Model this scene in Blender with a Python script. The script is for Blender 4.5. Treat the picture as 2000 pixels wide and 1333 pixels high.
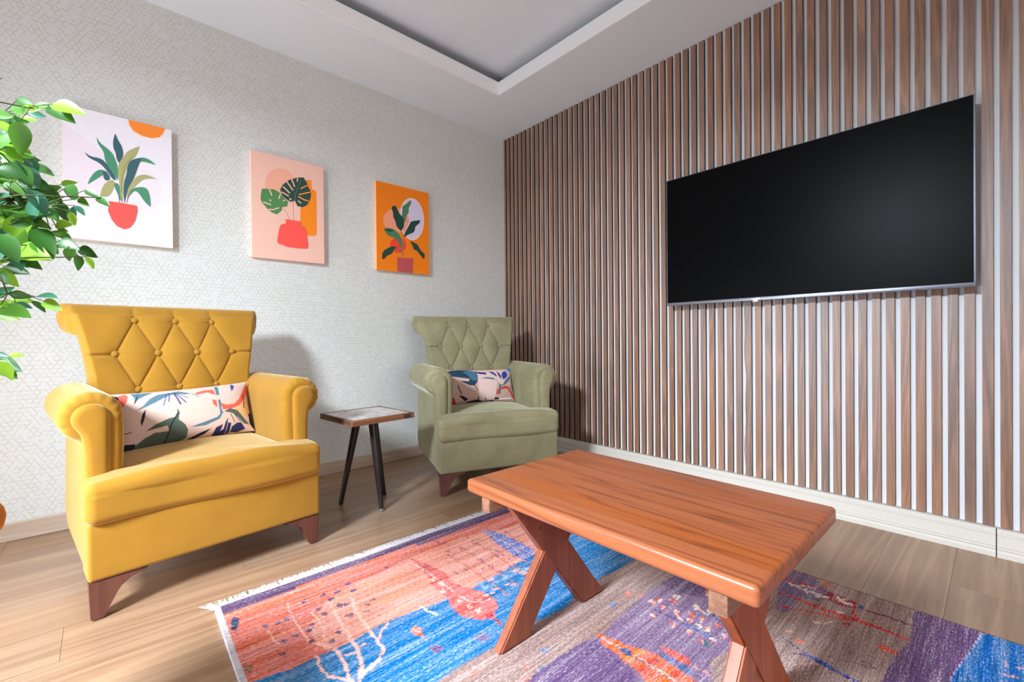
import bpy, bmesh, math, random
import numpy as np
from mathutils import Vector, Matrix
from mathutils.geometry import tessellate_polygon
random.seed(7); rng = np.random.default_rng(7)
for o in list(bpy.data.objects): bpy.data.objects.remove(o)
S = bpy.context.scene; COL = S.collection

# ------------------------------------------------------------------ camera
FPX = 873.68
CAM = np.array([-2.51703, -2.81815, 0.83375])
CR = np.array([0.73783383, -0.67492386, -0.00888892])
CU = np.array([0.01050667, -0.0016835, 0.99994339])
CF = np.array([0.67490062, 0.73788546, -0.00584906])
cd = bpy.data.cameras.new('camera'); cam = bpy.data.objects.new('camera', cd); COL.objects.link(cam)
cd.sensor_width = 36.0; cd.lens = FPX / 2000 * 36.0; cd.clip_start = 0.02; cd.clip_end = 60
M = Matrix(((CR[0], CU[0], -CF[0], CAM[0]), (CR[1], CU[1], -CF[1], CAM[1]), (CR[2], CU[2], -CF[2], CAM[2]), (0, 0, 0, 1)))
cam.matrix_world = M; S.camera = cam

# ------------------------------------------------------------------ world, lights, exposure
w = bpy.data.worlds.new('world'); S.world = w; w.use_nodes = True
w.node_tree.nodes['Background'].inputs[0].default_value = (0.80, 0.88, 1.0, 1)
w.node_tree.nodes['Background'].inputs[1].default_value = 0.25
S.view_settings.view_transform = 'Standard'; S.view_settings.look = 'None'
S.view_settings.gamma = 1.0; S.view_settings.use_curve_mapping = False
S.view_settings.exposure = 0.12
def area(name, loc, rot, sx, sy, power, col):
    l = bpy.data.lights.new(name, 'AREA'); l.shape = 'RECTANGLE'; l.size = sx; l.size_y = sy
    l.energy = power; l.color = col
    o = bpy.data.objects.new(name, l); COL.objects.link(o); o.location = loc; o.rotation_euler = rot
    return o
# daylight through the side wall windows, plus an added fill behind the camera
WIN1 = dict(y0=-2.40, y1=-1.76, z0=1.10, z1=2.32)
area('sky_daylight', (-5.25, -2.38, 2.92), (0, math.radians(-90), 0), 1.2, 2.2, 2500, (0.80, 0.90, 1.0))   # the sky above the roofs opposite, seen through window_1
WIN2 = dict(y0=-1.40, y1=-.25, z0=.04, z1=1.12)
area('low_window_daylight', (-4.20, -.825, .58), (0, math.radians(-90), 0), 1.0, 1.1, 46, (0.80, 0.90, 1.0))
area('fill_light', (-2.0, -6.72, 1.35), (math.radians(90), 0, 0), 2.6, 2.1, 80, (1.0, 0.975, 0.94))

# ------------------------------------------------------------------ helpers
def ray(x, y): return CF + CR * (x - 1000) / FPX + CU * (666.5 - y) / FPX
def on(x, y, ax, v):
    d = ray(x, y); return CAM + d * (v - CAM[ax]) / d[ax]
def px(P):
    d = np.asarray(P, float) - CAM; z = d @ CF
    return np.stack([1000 + FPX * (d @ CR) / z, 666.5 - FPX * (d @ CU) / z], -1), z
def lin(c):
    c = [v / 255 for v in c]
    return tuple(v / 12.92 if v <= .04045 else ((v + .055) / 1.055) ** 2.4 for v in c) + (1,)
def link(o, parent=None):
    COL.objects.link(o)
    if parent is not None: o.parent = parent
    return o
def empty(name, loc=(0, 0, 0), rz=0):
    o = bpy.data.objects.new(name, None); o.location = loc; o.rotation_euler = (0, 0, rz)
    o.empty_display_size = .1; return link(o)
def tag(o, label, cat, group=None):
    o['label'] = label; o['category'] = cat
    if group: o['group'] = group
    return o
def struct(o): o['kind'] = 'structure'; return o
def mesh(name, verts, faces, mats, parent=None, smooth=False, fm=None, loc=None, angle=None):
    me = bpy.data.meshes.new(name); me.from_pydata([tuple(map(float, v)) for v in verts], [], faces)
    for m in (mats if isinstance(mats, (list, tuple)) else [mats]): me.materials.append(m)
    if fm is not None: me.polygons.foreach_set('material_index', fm)
    bm = bmesh.new(); bm.from_mesh(me); bmesh.ops.recalc_face_normals(bm, faces=bm.faces); bm.to_mesh(me); bm.free()
    if smooth: me.polygons.foreach_set('use_smooth', [True] * len(me.polygons))
    if angle: me.set_sharp_from_angle(angle=math.radians(angle))
    o = bpy.data.objects.new(name, me)
    if loc is not None: o.location = loc
    return link(o, parent)
def bm_obj(name, bm, mats, parent=None, smooth=False, angle=None, loc=None):
    me = bpy.data.meshes.new(name); bmesh.ops.recalc_face_normals(bm, faces=bm.faces); bm.to_mesh(me); bm.free()
    for m in (mats if isinstance(mats, (list, tuple)) else [mats]): me.materials.append(m)
    if smooth: me.polygons.foreach_set('use_smooth', [True] * len(me.polygons))
    if angle: me.set_sharp_from_angle(angle=math.radians(angle))
    o = bpy.data.objects.new(name, me)
    if loc is not None: o.location = loc
    return link(o, parent)
def add_box(bm, a, b, mi=0):
    vs = [bm.verts.new((x, y, z)) for x in (a[0], b[0]) for y in (a[1], b[1]) for z in (a[2], b[2])]
    for q in ((0, 1, 3, 2), (4, 6, 7, 5), (0, 4, 5, 1), (2, 3, 7, 6), (0, 2, 6, 4), (1, 5, 7, 3)):
        f = bm.faces.new([vs[i] for i in q]); f.material_index = mi
    return vs
def box(name, a, b, mat, parent=None, bev=0, seg=2, loc=None):
    bm = bmesh.new(); add_box(bm, a, b)
    if bev: bmesh.ops.bevel(bm, geom=bm.edges[:], offset=bev, segments=seg, profile=.5, affect='EDGES')
    return bm_obj(name, bm, mat, parent, smooth=bool(bev), angle=40 if bev else None, loc=loc)
def prism(bm, pts, axis, a, b):
    """extrude polygon pts (2D) along axis from a to b"""
    def P(p, t):
        return (t, p[0], p[1]) if axis == 0 else ((p[0], t, p[1]) if axis == 1 else (p[0], p[1], t))
    A = [bm.verts.new(P(p, a)) for p in pts]; B = [bm.verts.new(P(p, b)) for p in pts]
    bm.faces.new(A[::-1]); bm.faces.new(B)
    for i in range(len(pts)):
        j = (i + 1) % len(pts); bm.faces.new((A[i], A[j], B[j], B[i]))
def tube(bm, pts, rad, n=8, cap=True):
    pts = [Vector(p) for p in pts]; R = rad if isinstance(rad, (list, tuple)) else [rad] * len(pts)
    rings = []; prev = None
    for i, p in enumerate(pts):
        d = (pts[min(i + 1, len(pts) - 1)] - pts[max(i - 1, 0)]).normalized()
        if prev is None:
            u = d.orthogonal().normalized()
        else:
            u = (prev - d * prev.dot(d)).normalized()
        prev = u; v = d.cross(u)
        rings.append([bm.verts.new(p + (u * math.cos(2 * math.pi * k / n) + v * math.sin(2 * math.pi * k / n)) * R[i]) for k in range(n)])
    for a, b in zip(rings, rings[1:]):
        for k in range(n): bm.faces.new((a[k], a[(k + 1) % n], b[(k + 1) % n], b[k]))
    if cap: bm.faces.new(rings[0][::-1]); bm.faces.new(rings[-1])
def rbox(h, r, mid=6, seg=4):
    """rounded box, dense enough to be sculpted; returns verts, faces"""
    def ax(hh):
        e = [hh - r + r * math.tan(math.pi / 4 * k / seg) for k in range(1, seg + 1)]
        m = list(np.linspace(-(hh - r), hh - r, mid + 1))
        return [-v for v in e[::-1]] + m + e
    A = [ax(v) for v in h]; V = {}; verts = []; faces = []
    def vid(p):
        k = tuple(round(c, 6) for c in p)
        if k not in V:
            q = np.array(p); inn = np.clip(q, -(np.array(h) - r), np.array(h) - r); d = q - inn
            n = np.linalg.norm(d); V[k] = len(verts); verts.append(inn + d / n * r if n > 1e-9 else q)
        return V[k]
    for a in range(3):
        b, c = (a + 1) % 3, (a + 2) % 3
        for s in (-1, 1):
            for i in range(len(A[b]) - 1):
                for j in range(len(A[c]) - 1):
                    q = []
                    for (u, v) in ((i, j), (i + 1, j), (i + 1, j + 1), (i, j + 1)):
                        p = [0, 0, 0]; p[a] = s * h[a]; p[b] = A[b][u]; p[c] = A[c][v]; q.append(vid(p))
                    faces.append(q if s > 0 else q[::-1])
    return np.array(verts), faces
def inpoly(X, Y, P):
    P = np.asarray(P, float); r = np.zeros(X.shape, bool); n = len(P)
    for i in range(n):
        x1, y1 = P[i]; x2, y2 = P[(i + 1) % n]
        if y1 == y2: continue
        c = ((Y >= min(y1, y2)) & (Y < max(y1, y2)))
        r ^= c & (X < (x2 - x1) * (Y - y1) / (y2 - y1) + x1)
    return r
def nearline(X, Y, pts, wd):
    r = np.zeros(X.shape, bool); pts = np.asarray(pts, float)
    for (x1, y1), (x2, y2) in zip(pts, pts[1:]):
        L = (x2 - x1) ** 2 + (y2 - y1) ** 2 + 1e-9
        t = np.clip(((X - x1) * (x2 - x1) + (Y - y1) * (y2 - y1)) / L, 0, 1)
        r |= (X - x1 - t * (x2 - x1)) ** 2 + (Y - y1 - t * (y2 - y1)) ** 2 < wd * wd / 4
    return r
def smooth_poly(P, n=2):
    """corner cutting that leaves sharp leaf tips in place"""
    P = [np.array(p, float) for p in P]
    for _ in range(n):
        Q = []; m = len(P)
        for i in range(m):
            p = P[i]; u = P[i - 1] - p; v = P[(i + 1) % m] - p
            c = u @ v / (np.linalg.norm(u) * np.linalg.norm(v) + 1e-9)
            if c > .15: Q.append(p)
            else: Q += [p + u * .25, p + v * .25]
        P = Q
    return P

# ------------------------------------------------------------------ material tools
class NT:
    def __init__(s, name):
        s.m = bpy.data.materials.new(name); s.m.use_nodes = True; s.t = s.m.node_tree; s.t.nodes.clear()
        s.out = s.t.nodes.new('ShaderNodeOutputMaterial'); s.b = s.t.nodes.new('ShaderNodeBsdfPrincipled')
        s.t.links.new(s.b.outputs[0], s.out.inputs[0])
    def n(s, kind, **k):
        x = s.t.nodes.new('ShaderNode' + kind)
        for a, v in k.items(): setattr(x, a, v)
        return x
    def set(s, sock, v):
        if isinstance(v, bpy.types.NodeSocket): s.t.links.new(v, sock)
        else: sock.default_value = v
    def math(s, op, a, b=0.0, c=None):
        x = s.n('Math', operation=op); s.set(x.inputs[0], a); s.set(x.inputs[1], b)
        if c is not None: s.set(x.inputs[2], c)
        return x.outputs[0]
    def vec(s, op, a, b):
        x = s.n('VectorMath', operation=op); s.set(x.inputs[0], a); s.set(x.inputs[1], b)
        return x.outputs['Value'] if op in ('DOT_PRODUCT', 'LENGTH') else x.outputs[0]
    def mix(s, f, a, b, mode='MIX'):
        x = s.n('Mix', data_type='RGBA', blend_type=mode); s.set(x.inputs[0], f); s.set(x.inputs[6], a); s.set(x.inputs[7], b)
        return x.outputs[2]
    def noise(s, v, scale, detail=3, rough=.5, dist=0):
        x = s.n('TexNoise'); s.set(x.inputs['Vector'], v); s.set(x.inputs['Scale'], scale)
        x.inputs['Detail'].default_value = detail; x.inputs['Roughness'].default_value = rough; x.inputs['Distortion'].default_value = dist
        return x.outputs['Fac']
    def map(s, v, sc=(1, 1, 1), lo=(0, 0, 0), rot=(0, 0, 0)):
        x = s.n('Mapping'); s.set(x.inputs[0], v); s.set(x.inputs[1], lo); x.inputs[2].default_value = rot; s.set(x.inputs[3], sc)
        return x.outputs[0]
    def ramp(s, f, stops):
        x = s.n('ValToRGB'); s.set(x.inputs[0], f); e = x.color_ramp.elements
        while len(e) < len(stops): e.new(.5)
        for q, (p, c) in zip(e, stops): q.position = p; q.color = c
        return x.outputs[0]
    def bump(s, h, st=.2, d=.001):
        x = s.n('Bump'); x.inputs['Strength'].default_value = st; x.inputs['Distance'].default_value = d; s.set(x.inputs['Height'], h)
        s.t.links.new(x.outputs[0], s.b.inputs['Normal'])
    def obj(s): return s.n('TexCoord').outputs['Object']
    def rand(s): return s.n('ObjectInfo').outputs['Random']
    def P(s, **k):
        for a, v in k.items(): s.set(s.b.inputs[a.replace('_', ' ')], v)
        return s.m
def plain(name, c, rough=.6, metal=0, spec=.5):
    t = NT(name); return t.P(Base_Color=lin(c), Roughness=rough, Metallic=metal, Specular_IOR_Level=spec)
def paint(name, c, rough=.85, amt=.03, scale=30):
    t = NT(name); v = t.obj(); n = t.noise(v, scale, 4)
    t.bump(n, .08, .002)
    a = lin(c); b = tuple(min(1, q * (1 - amt)) for q in a[:3]) + (1,)
    return t.P(Base_Color=t.mix(n, a, b), Roughness=rough, Specular_IOR_Level=.3)
def wood(name, dark, light, axis, rough=.4, grain=60, ring=6, var=.25, spec=.5, bump=.1, coat=0, ringamt=.5, rpow=1.6, drift=.6):
    """grain runs along axis (0 x, 1 y, 2 z); every object gets its own piece of wood"""
    t = NT(name); v = t.obj(); r = t.rand()
    off = t.n('CombineXYZ'); t.set(off.inputs[0], t.math('MULTIPLY', r, 37.0)); t.set(off.inputs[1], t.math('MULTIPLY', r, 91.0)); t.set(off.inputs[2], t.math('MULTIPLY', r, 53.0))
    v = t.vec('ADD', v, off.outputs[0])
    sc = [1, 1, 1]; sc[axis] = .06; sg = [1, 1, 1]; sg[axis] = .035
    fine = t.noise(t.map(v, tuple(sg)), grain * 4, 4, .6)
    big = t.noise(t.map(v, tuple(sc)), ring, 3, .55, .6)
    rg = t.math('FRACT', t.math('MULTIPLY', big, 9.0))
    rg = t.math('POWER', t.math('ABSOLUTE', t.math('SUBTRACT', t.math('MULTIPLY', rg, 2.0), 1.0)), rpow)
    f = t.math('ADD', t.math('MULTIPLY', fine, 1 - ringamt), t.math('MULTIPLY', rg, ringamt))
    f = t.math('ADD', f, t.math('MULTIPLY', t.math('SUBTRACT', big, .5), drift))
    c = t.ramp(f, [(.15, lin(dark)), (.85, lin(light))])
    if var:
        h = t.n('HueSaturation'); t.set(h.inputs['Value'], t.math('ADD', t.math('MULTIPLY', t.math('FRACT', t.math('MULTIPLY', r, 7.31)), var), 1 - var / 2))
        t.set(h.inputs['Saturation'], t.math('ADD', t.math('MULTIPLY', t.math('FRACT', t.math('MULTIPLY', r, 3.77)), var), 1 - var / 2)); t.set(h.inputs['Color'], c); c = h.outputs[0]
    t.bump(fine, bump, .0006)
    return t.P(Base_Color=c, Roughness=rough, Specular_IOR_Level=spec, Coat_Weight=coat, Coat_Roughness=.42)
def velvet(name, c, sheen, mottled=.12):
    t = NT(name); v = t.obj(); n = t.noise(v, 7, 4, .6, .4); f = t.noise(v, 260, 2)
    a = lin(c); d = tuple(q * (1 - mottled) for q in a[:3]) + (1,); l = tuple(min(1, q * (1 + mottled)) for q in a[:3]) + (1,)
    col = t.ramp(n, [(.3, d), (.7, l)])
    t.bump(f, .15, .0008)
    return t.P(Base_Color=col, Roughness=.85, Specular_IOR_Level=.2, Sheen_Weight=.75, Sheen_Roughness=.4, Sheen_Tint=lin(sheen))
def attr_mat(name, rough=.9, weave=None):
    t = NT(name); a = t.n('Attribute', attribute_name='paint'); c = a.outputs['Color']
    if weave == 'rug':
        v = t.obj()
        th = t.noise(t.map(v, (7, 230, 1)), 1.0, 3, .65)
        sp = t.noise(t.map(v, (90, 330, 1)), 1.0, 2, .6)
        ab = t.noise(t.map(v, (1.5, 34, 1)), 1.0, 3, .6)
        k = t.math('ADD', t.math('MULTIPLY', t.math('SUBTRACT', th, .5), 1.5), t.math('ADD', t.math('MULTIPLY', t.math('SUBTRACT', sp, .5), 2.0), t.math('MULTIPLY', t.math('SUBTRACT', ab, .5), 1.3)))
        up = t.math('MAXIMUM', k, 0.0); dn = t.math('MAXIMUM', t.math('MULTIPLY', k, -1.0), 0.0)
        c = t.mix(t.math('MINIMUM', t.math('MULTIPLY', up, .95), .6), c, lin((240, 225, 222)))
        c = t.mix(t.math('MINIMUM', t.math('MULTIPLY', dn, 1.15), .7), c, lin((46, 34, 46)))
        hue = t.noise(t.map(v, (3, 60, 1), (5, 3, 0)), 1.0, 3, .6); hs_ = t.n('HueSaturation'); t.set(hs_.inputs['Hue'], t.math('ADD', .5, t.math('MULTIPLY', t.math('SUBTRACT', hue, .5), .05))); t.set(hs_.inputs['Saturation'], t.math('ADD', .5, hue)); t.set(hs_.inputs['Color'], c); c = hs_.outputs[0]
        t.bump(th, .5, .002)
    else:
        n = t.noise(t.obj(), 500, 2); t.bump(n, .15, .0006)
    return t.P(Base_Color=c, Roughness=rough, Specular_IOR_Level=.15)

def wallpaper():
    t = NT('wallpaper'); v = t.obj(); tot = None
    s = .021; h = s * .866
    for i, ang in enumerate((0, 60, 120)):
        a = math.radians(ang); nrm = (-math.sin(a), 0, math.cos(a)); tan = (math.cos(a), 0, math.sin(a))
        u = t.math('MULTIPLY', t.vec('DOT_PRODUCT', v, nrm), 1 / h)
        cu = t.math('FLOOR', u); fu = t.math('ABSOLUTE', t.math('SUBTRACT', t.math('FRACT', u), .5))
        q = t.math('ADD', t.math('MULTIPLY', t.vec('DOT_PRODUCT', v, tan), 1 / s), t.math('MULTIPLY', cu, .5))
        cq = t.math('FLOOR', q)
        cb = t.n('CombineXYZ'); t.set(cb.inputs[0], cu); t.set(cb.inputs[1], cq); cb.inputs[2].default_value = i * 7.3 + .5
        wn = t.n('TexWhiteNoise', noise_dimensions='3D'); t.set(wn.inputs['Vector'], cb.outputs[0])
        m = t.math('MULTIPLY', t.math('LESS_THAN', fu, .06), t.math('GREATER_THAN', wn.outputs['Value'], .42))
        tot = m if tot is None else t.math('MAXIMUM', tot, m)
    fib = t.noise(t.map(v, (60, 1, 400)), 1.0, 2)
    base = t.mix(fib, lin((208, 210, 206)), lin((222, 223, 222)))
    gold = t.mix(t.noise(v, 3, 2), lin((170, 160, 136)), lin((186, 170, 134)))
    return t.P(Base_Color=t.mix(t.math('MULTIPLY', tot, .5), base, gold), Roughness=.75, Specular_IOR_Level=.25)

MW = paint('white_wall_paint', (244, 244, 246)); MC = paint('ceiling_paint', (236, 241, 247)); MLIP = paint('cove_paint', (246, 246, 248))
MPAPER = wallpaper(); MGREIGE = paint('greige_paint', (84, 78, 74))
MFLOOR = wood('oak_laminate', (136, 104, 80), (174, 142, 114), 0, rough=.30, grain=50, ring=4, var=.12, ringamt=.35)
MSKIRT = wood('oak_skirting', (178, 154, 136), (206, 186, 168), 0, rough=.45, var=.05, ringamt=.25)
MTRIM = paint('white_trim', (212, 206, 196), rough=.5)
MSLAT = wood('walnut_veneer', (104, 70, 50), (176, 128, 98), 2, rough=.48, grain=70, ring=9, var=.26, spec=1.0, ringamt=.35, coat=.7)
MSLATSIDE = plain('slat_dark_core', (42, 30, 26), .8)

# ------------------------------------------------------------------ room shell
H = 2.5; XL = -4.1; YF = -6.6
fl = struct(box('floor', (XL, YF, -.08), (0, 0, -.012), MFLOOR))
pw, pl = .193, 1.28
row = 0; y = 0.0
plank_me = {}
while y > YF + 1e-3:
    y2 = max(y - pw, YF); x = XL - (row * .47) % pl
    while x < -1e-3:
        a = max(x, XL); b = min(x + pl, 0)
        if b - a > .02:
            key = (round(b - a, 4), round(y - y2, 4))
            if key not in plank_me:
                hx, hy = (b - a) / 2 - .0004, (y - y2) / 2 - .0004; bm = bmesh.new()
                add_box(bm, (-hx, -hy, -.0115), (hx, hy, 0))
                me = bpy.data.meshes.new('plank'); bmesh.ops.recalc_face_normals(bm, faces=bm.faces); bm.to_mesh(me); bm.free(); me.materials.append(MFLOOR); plank_me[key] = me
            o = bpy.data.objects.new('plank', plank_me[key]); o.location = ((a + b) / 2, (y + y2) / 2, 0); link(o, fl)
        x += pl
    y = y2; row += 1

struct(box('wall_back', (XL - .1, 0, -.08), (.1, .12, 2.9), MPAPER))
wr = struct(box('wall_right', (0, YF - .1, -.08), (.12, 0, 2.9), MW))
# left wall with its window opening
bm = bmesh.new(); W1 = WIN1; W2 = WIN2
for y0, y1, z0, z1 in ((YF - .1, W1['y0'], -.08, 2.9), (W1['y0'], W1['y1'], -.08, W1['z0']), (W1['y0'], W1['y1'], W1['z1'], 2.9), (W1['y1'], W2['y0'], -.08, 2.9), (W2['y0'], W2['y1'], -.08, W2['z0']), (W2['y0'], W2['y1'], W2['z1'], 2.9), (W2['y1'], 0, -.08, 2.9)): add_box(bm, (XL - .1, y0, z0), (XL, y1, z1))
struct(bm_obj('wall_left', bm, MGREIGE))
# front wall with a wide opening added for the fill light behind the camera
D = dict(x0=-3.35, x1=-.65, z0=.05, z1=2.3)
bm = bmesh.new()
for a, b in (((XL, YF - .1, -.08), (D['x0'], YF, 2.9)), ((D['x1'], YF - .1, -.08), (0, YF, 2.9)), ((D['x0'], YF - .1, D['z1']), (D['x1'], YF, 2.9)), ((D['x0'], YF - .1, -.08), (D['x1'], YF, D['z0']))): add_box(bm, a, b)
struct(bm_obj('wall_front', bm, MGREIGE))
def frame(name, ax, pos, a0, a1, z0, z1, n):
    bm = bmesh.new(); t = .045
    def bb(u0, u1, v0, v1):
        if ax == 0: add_box(bm, (pos - .03, u0, v0), (pos + .03, u1, v1))
        else: add_box(bm, (u0, pos - .03, v0), (u1, pos + .03, v1))
    bb(a0, a0 + t, z0, z1); bb(a1 - t, a1, z0, z1); bb(a0, a1, z0, z0 + t); bb(a0, a1, z1 - t, z1)
    for k in range(1, n): c = a0 + (a1 - a0) * k / n; bb(c - .03, c + .03, z0, z1)
    return struct(bm_obj(name, bm, MTRIM))
frame('window_1', 0, XL - .05, W1['y0'], W1['y1'], W1['z0'], W1['z1'], 1)
frame('window_2', 0, XL - .05, W2['y0'], W2['y1'], W2['z0'], W2['z1'], 2)
frame('fill_opening_1', 1, YF - .05, D['x0'], D['x1'], D['z0'], D['z1'], 3)  # frame round the unseen opening added for the fill light

# ceiling: flat border, cove lip and raised centre
T = .5; bm = bmesh.new()
for a, b in (((XL, -T, H), (0, 0, H + .03)), ((XL, YF, H), (0, YF + T, H + .03)), ((XL, YF + T, H), (XL + T, -T, H + .03)), ((-T, YF + T, H), (0, -T, H + .03))): add_box(bm, a, b)
ce = struct(bm_obj('ceiling', bm, MC))
LH = .088; e_ = .0015
for a, b in (((XL + T + e_, -T - e_, H), (-T - e_, -T + .012, H + LH)), ((XL + T + e_, YF + T - .012, H), (-T - e_, YF + T + e_, H + LH)), ((XL + T - .012, YF + T - .012, H), (XL + T + e_, -T + .012, H + LH)), ((-T - e_, YF + T - .012, H), (-T + .012, -T + .012, H + LH))):
    box('cove_lip', (a[0], a[1], a[2] - .001), b, MLIP, ce)
box('raised_ceiling', (XL, YF, H + .15), (0, 0, H + .26), MC, ce)

# baseboards
bb = struct(box('baseboard_back', (XL, -.014, 0), (-.062, 0, .076), MSKIRT, bev=.003, seg=1))
prof = [(0, 0), (-.064, 0), (-.064, .018), (-.060, .025), (-.048, .028), (-.045, .032), (-.050, .036), (-.046, .076), (-.041, .078), (-.036, .082), (-.037, .086), (-.033, .092), (-.028, .097), (0, .098)]
bl = empty('baseboard_right'); struct(bl)
for a, b in ((-2.8035, -.0005), (YF, -2.8065)):
    bm = bmesh.new(); prism(bm, prof, 1, a, b); bm_obj('skirting_length', bm, MTRIM, bl)

# slatted wall
SP, SW, ST, SY0 = .0479, .0298, .0138, -.0202
def slat_mesh(wd):
    bm = bmesh.new(); vs = add_box(bm, (-ST, -wd / 2, -1.199), (0, wd / 2, 1.199))
    me = bpy.data.meshes.new('slat'); bmesh.ops.recalc_face_normals(bm, faces=bm.faces)
    for f in bm.faces: f.material_index = 0 if f.normal.x < -.5 else 1
    bm.to_mesh(me); bm.free(); me.materials.append(MSLAT); me.materials.append(MSLATSIDE); return me
sm, sm0 = slat_mesh(SW), slat_mesh(.0185)
k = 0
while SY0 - SP * k > YF + .02:
    yr = SY0 - SP * k + (rng.uniform(-.0008, .0008) if k else 0); m_, wd = (sm0, .0185) if k == 0 else (sm, SW)
    o = bpy.data.objects.new('slat', m_); o.location = (0, yr + wd / 2, .0985 + 1.2); link(o, wr); k += 1

# ------------------------------------------------------------------ television
tv = empty('television', (0, -2.132, 1.0)); tag(tv, 'large black flat screen television with thin silver edge mounted on the wooden slat wall', 'television')
MBLK = plain('black_plastic', (16, 16, 18), .5); MSIL = plain('silver_bezel', (150, 155, 168), .35, .85)
t_ = NT('screen_glass'); MSCR = t_.P(Base_Color=lin((7, 7, 8)), Roughness=.33, Specular_IOR_Level=.05)
TY0, TY1, TZ0, TZ1, TX = .624, -.622, .014, .738, -.09
box('housing', (-.084, TY1 + .004, TZ0 + .004), (-.052, TY0 - .004, TZ1 - .004), MBLK, tv, .004)
box('screen', (-.0905, TY1 + .005, TZ0 + .017), (-.084, TY0 - .005, TZ1 - .003), MSCR, tv)
bm = bmesh.new()
add_box(bm, (-.092, TY1, TZ0), (-.078, TY1 + .0045, TZ1)); add_box(bm, (-.092, TY0 - .003, TZ0), (-.078, TY0, TZ1)); add_box(bm, (-.092, TY1, TZ1 - .0025), (-.078, TY0, TZ1))
bm_obj('side_bezel', bm, plain('dark_bezel', (96, 98, 106), .35, .8), tv)
box('bottom_bezel', (-.0935, TY1, TZ0), (-.078, TY0, TZ0 + .0165), MSIL, tv, .002)
bg = box('badge', (-.0955, .148 - .022, TZ0 + .001), (-.0935, .148 + .022, TZ0 + .0125), plain('badge_silver', (228, 230, 234), .25, .6), tv, .0008)
box('sensor_tab', (-.092, .150 - .013, TZ0 - .006), (-.083, .150 + .013, TZ0), plain('tab_silver', (225, 226, 230), .3, .5), tv, .001)
box('wall_bracket', (-.0525, -.22, .2), (-.0165, .22, .55), plain('bracket_steel', (40, 40, 42), .5, .6), tv)
bm = bmesh.new(); pts = []
for i in range(40):
    f = i / 39; pts.append((-.020, -1.905 + .004 * math.sin(f * 9) + .003 * math.sin(f * 23 + 1), 1.02 - f * (1.02 - .106)))
tube(bm, pts, .0028, 6)
tag(bm_obj('power_cable', bm, plain('cable_white', (232, 228, 218), .5), smooth=True), 'thin white cable hanging from the television down to the white baseboard', 'cable')

# ------------------------------------------------------------------ canvas prints
def canvas(cx0, cx1, label, edge, bgc, shapes, z0=1.297, z1=1.889, back=-.0005):
    """shapes: (colour, polygon of photo pixels lying on the print face), drawn in order as flat print layers"""
    root = empty('canvas_print', ((cx0 + cx1) / 2, -.0005, z0)); tag(root, label, 'picture', 'canvas prints on the wallpapered wall')
    hw = (cx1 - cx0) / 2; hz = z1 - z0; d = .0295
    box('canvas', (-hw, -d, 0), (hw, 0, hz), edge, root, .003, 2)
    mats = []; V = []; F = []; FM = []
    def layer(c, pts, k):
        if c not in [m[0] for m in mats]:
            mats.append((c, paint('print_%d_%d_%d' % c, c, .7, .05, 60)))
        mi = [m[0] for m in mats].index(c)
        b = len(V); y = -d - .0004 - .00012 * k
        V.extend([(p[0], y, p[1]) for p in pts]); F.append(list(range(b, b + len(pts)))); FM.append(mi)
    layer(bgc, [(-hw + .002, .002), (hw - .002, .002), (hw - .002, hz - .002), (-hw + .002, hz - .002)], 0)
    for k, (c, P, sm_) in enumerate(shapes):
        P = smooth_poly(P, 2) if sm_ else P
        Q = []
        for p in P:
            q = on(p[0], p[1], 1, -.0300); Q.append((min(max(q[0] - root.location.x, -hw + .002), hw - .002), min(max(q[2] - z0, .002), hz - .002)))
        layer(c, Q, k + 1)
    # triangulate the (concave) print shapes
    bm = bmesh.new(); vs = [bm.verts.new(v) for v in V]
    for f, m_ in zip(F, FM):
        for tri in tessellate_polygon([[Vector((V[i][0], V[i][2], 0)) for i in f]]):
            try:
                ff = bm.faces.new([vs[f[i]] for i in tri]); ff.material_index = m_
            except ValueError: pass
    for f in bm.faces:
        f.normal_update()
        if f.normal.y > 0: f.normal_flip()
    me = bpy.data.meshes.new('printed_art'); bm.to_mesh(me); bm.free()
    for _, m_ in mats: me.materials.append(m_)
    link(bpy.data.objects.new('printed_art', me), root); return root
def zp(P, s, ox, oy): return [(ox + x / s, oy + y / s) for x, y in P]
def ell(cx, cy, rx, ry, n=32, rot=0):
    return [(cx + rx * math.cos(2 * math.pi * k / n) * math.cos(rot) - ry * math.sin(2 * math.pi * k / n) * math.sin(rot), cy + rx * math.cos(2 * math.pi * k / n) * math.sin(rot) + ry * math.sin(2 * math.pi * k / n) * math.cos(rot)) for k in range(n)]
def strip(pts, wd):
    pts = [np.array(p, float) for p in pts]; L = []; R = []
    for i, p in enumerate(pts):
        d = pts[min(i + 1, len(pts) - 1)] - pts[max(i - 1, 0)]; d /= np.linalg.norm(d); nn = np.array([-d[1], d[0]])
        L.append(p + nn * wd / 2); R.append(p - nn * wd / 2)
    return L + R[::-1]
DT, GR, OL, RD = (62, 98, 104), (78, 146, 112), (176, 172, 116), (240, 92, 86)
z1_ = lambda P: zp(P, 4.3, 110, 190)
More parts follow.
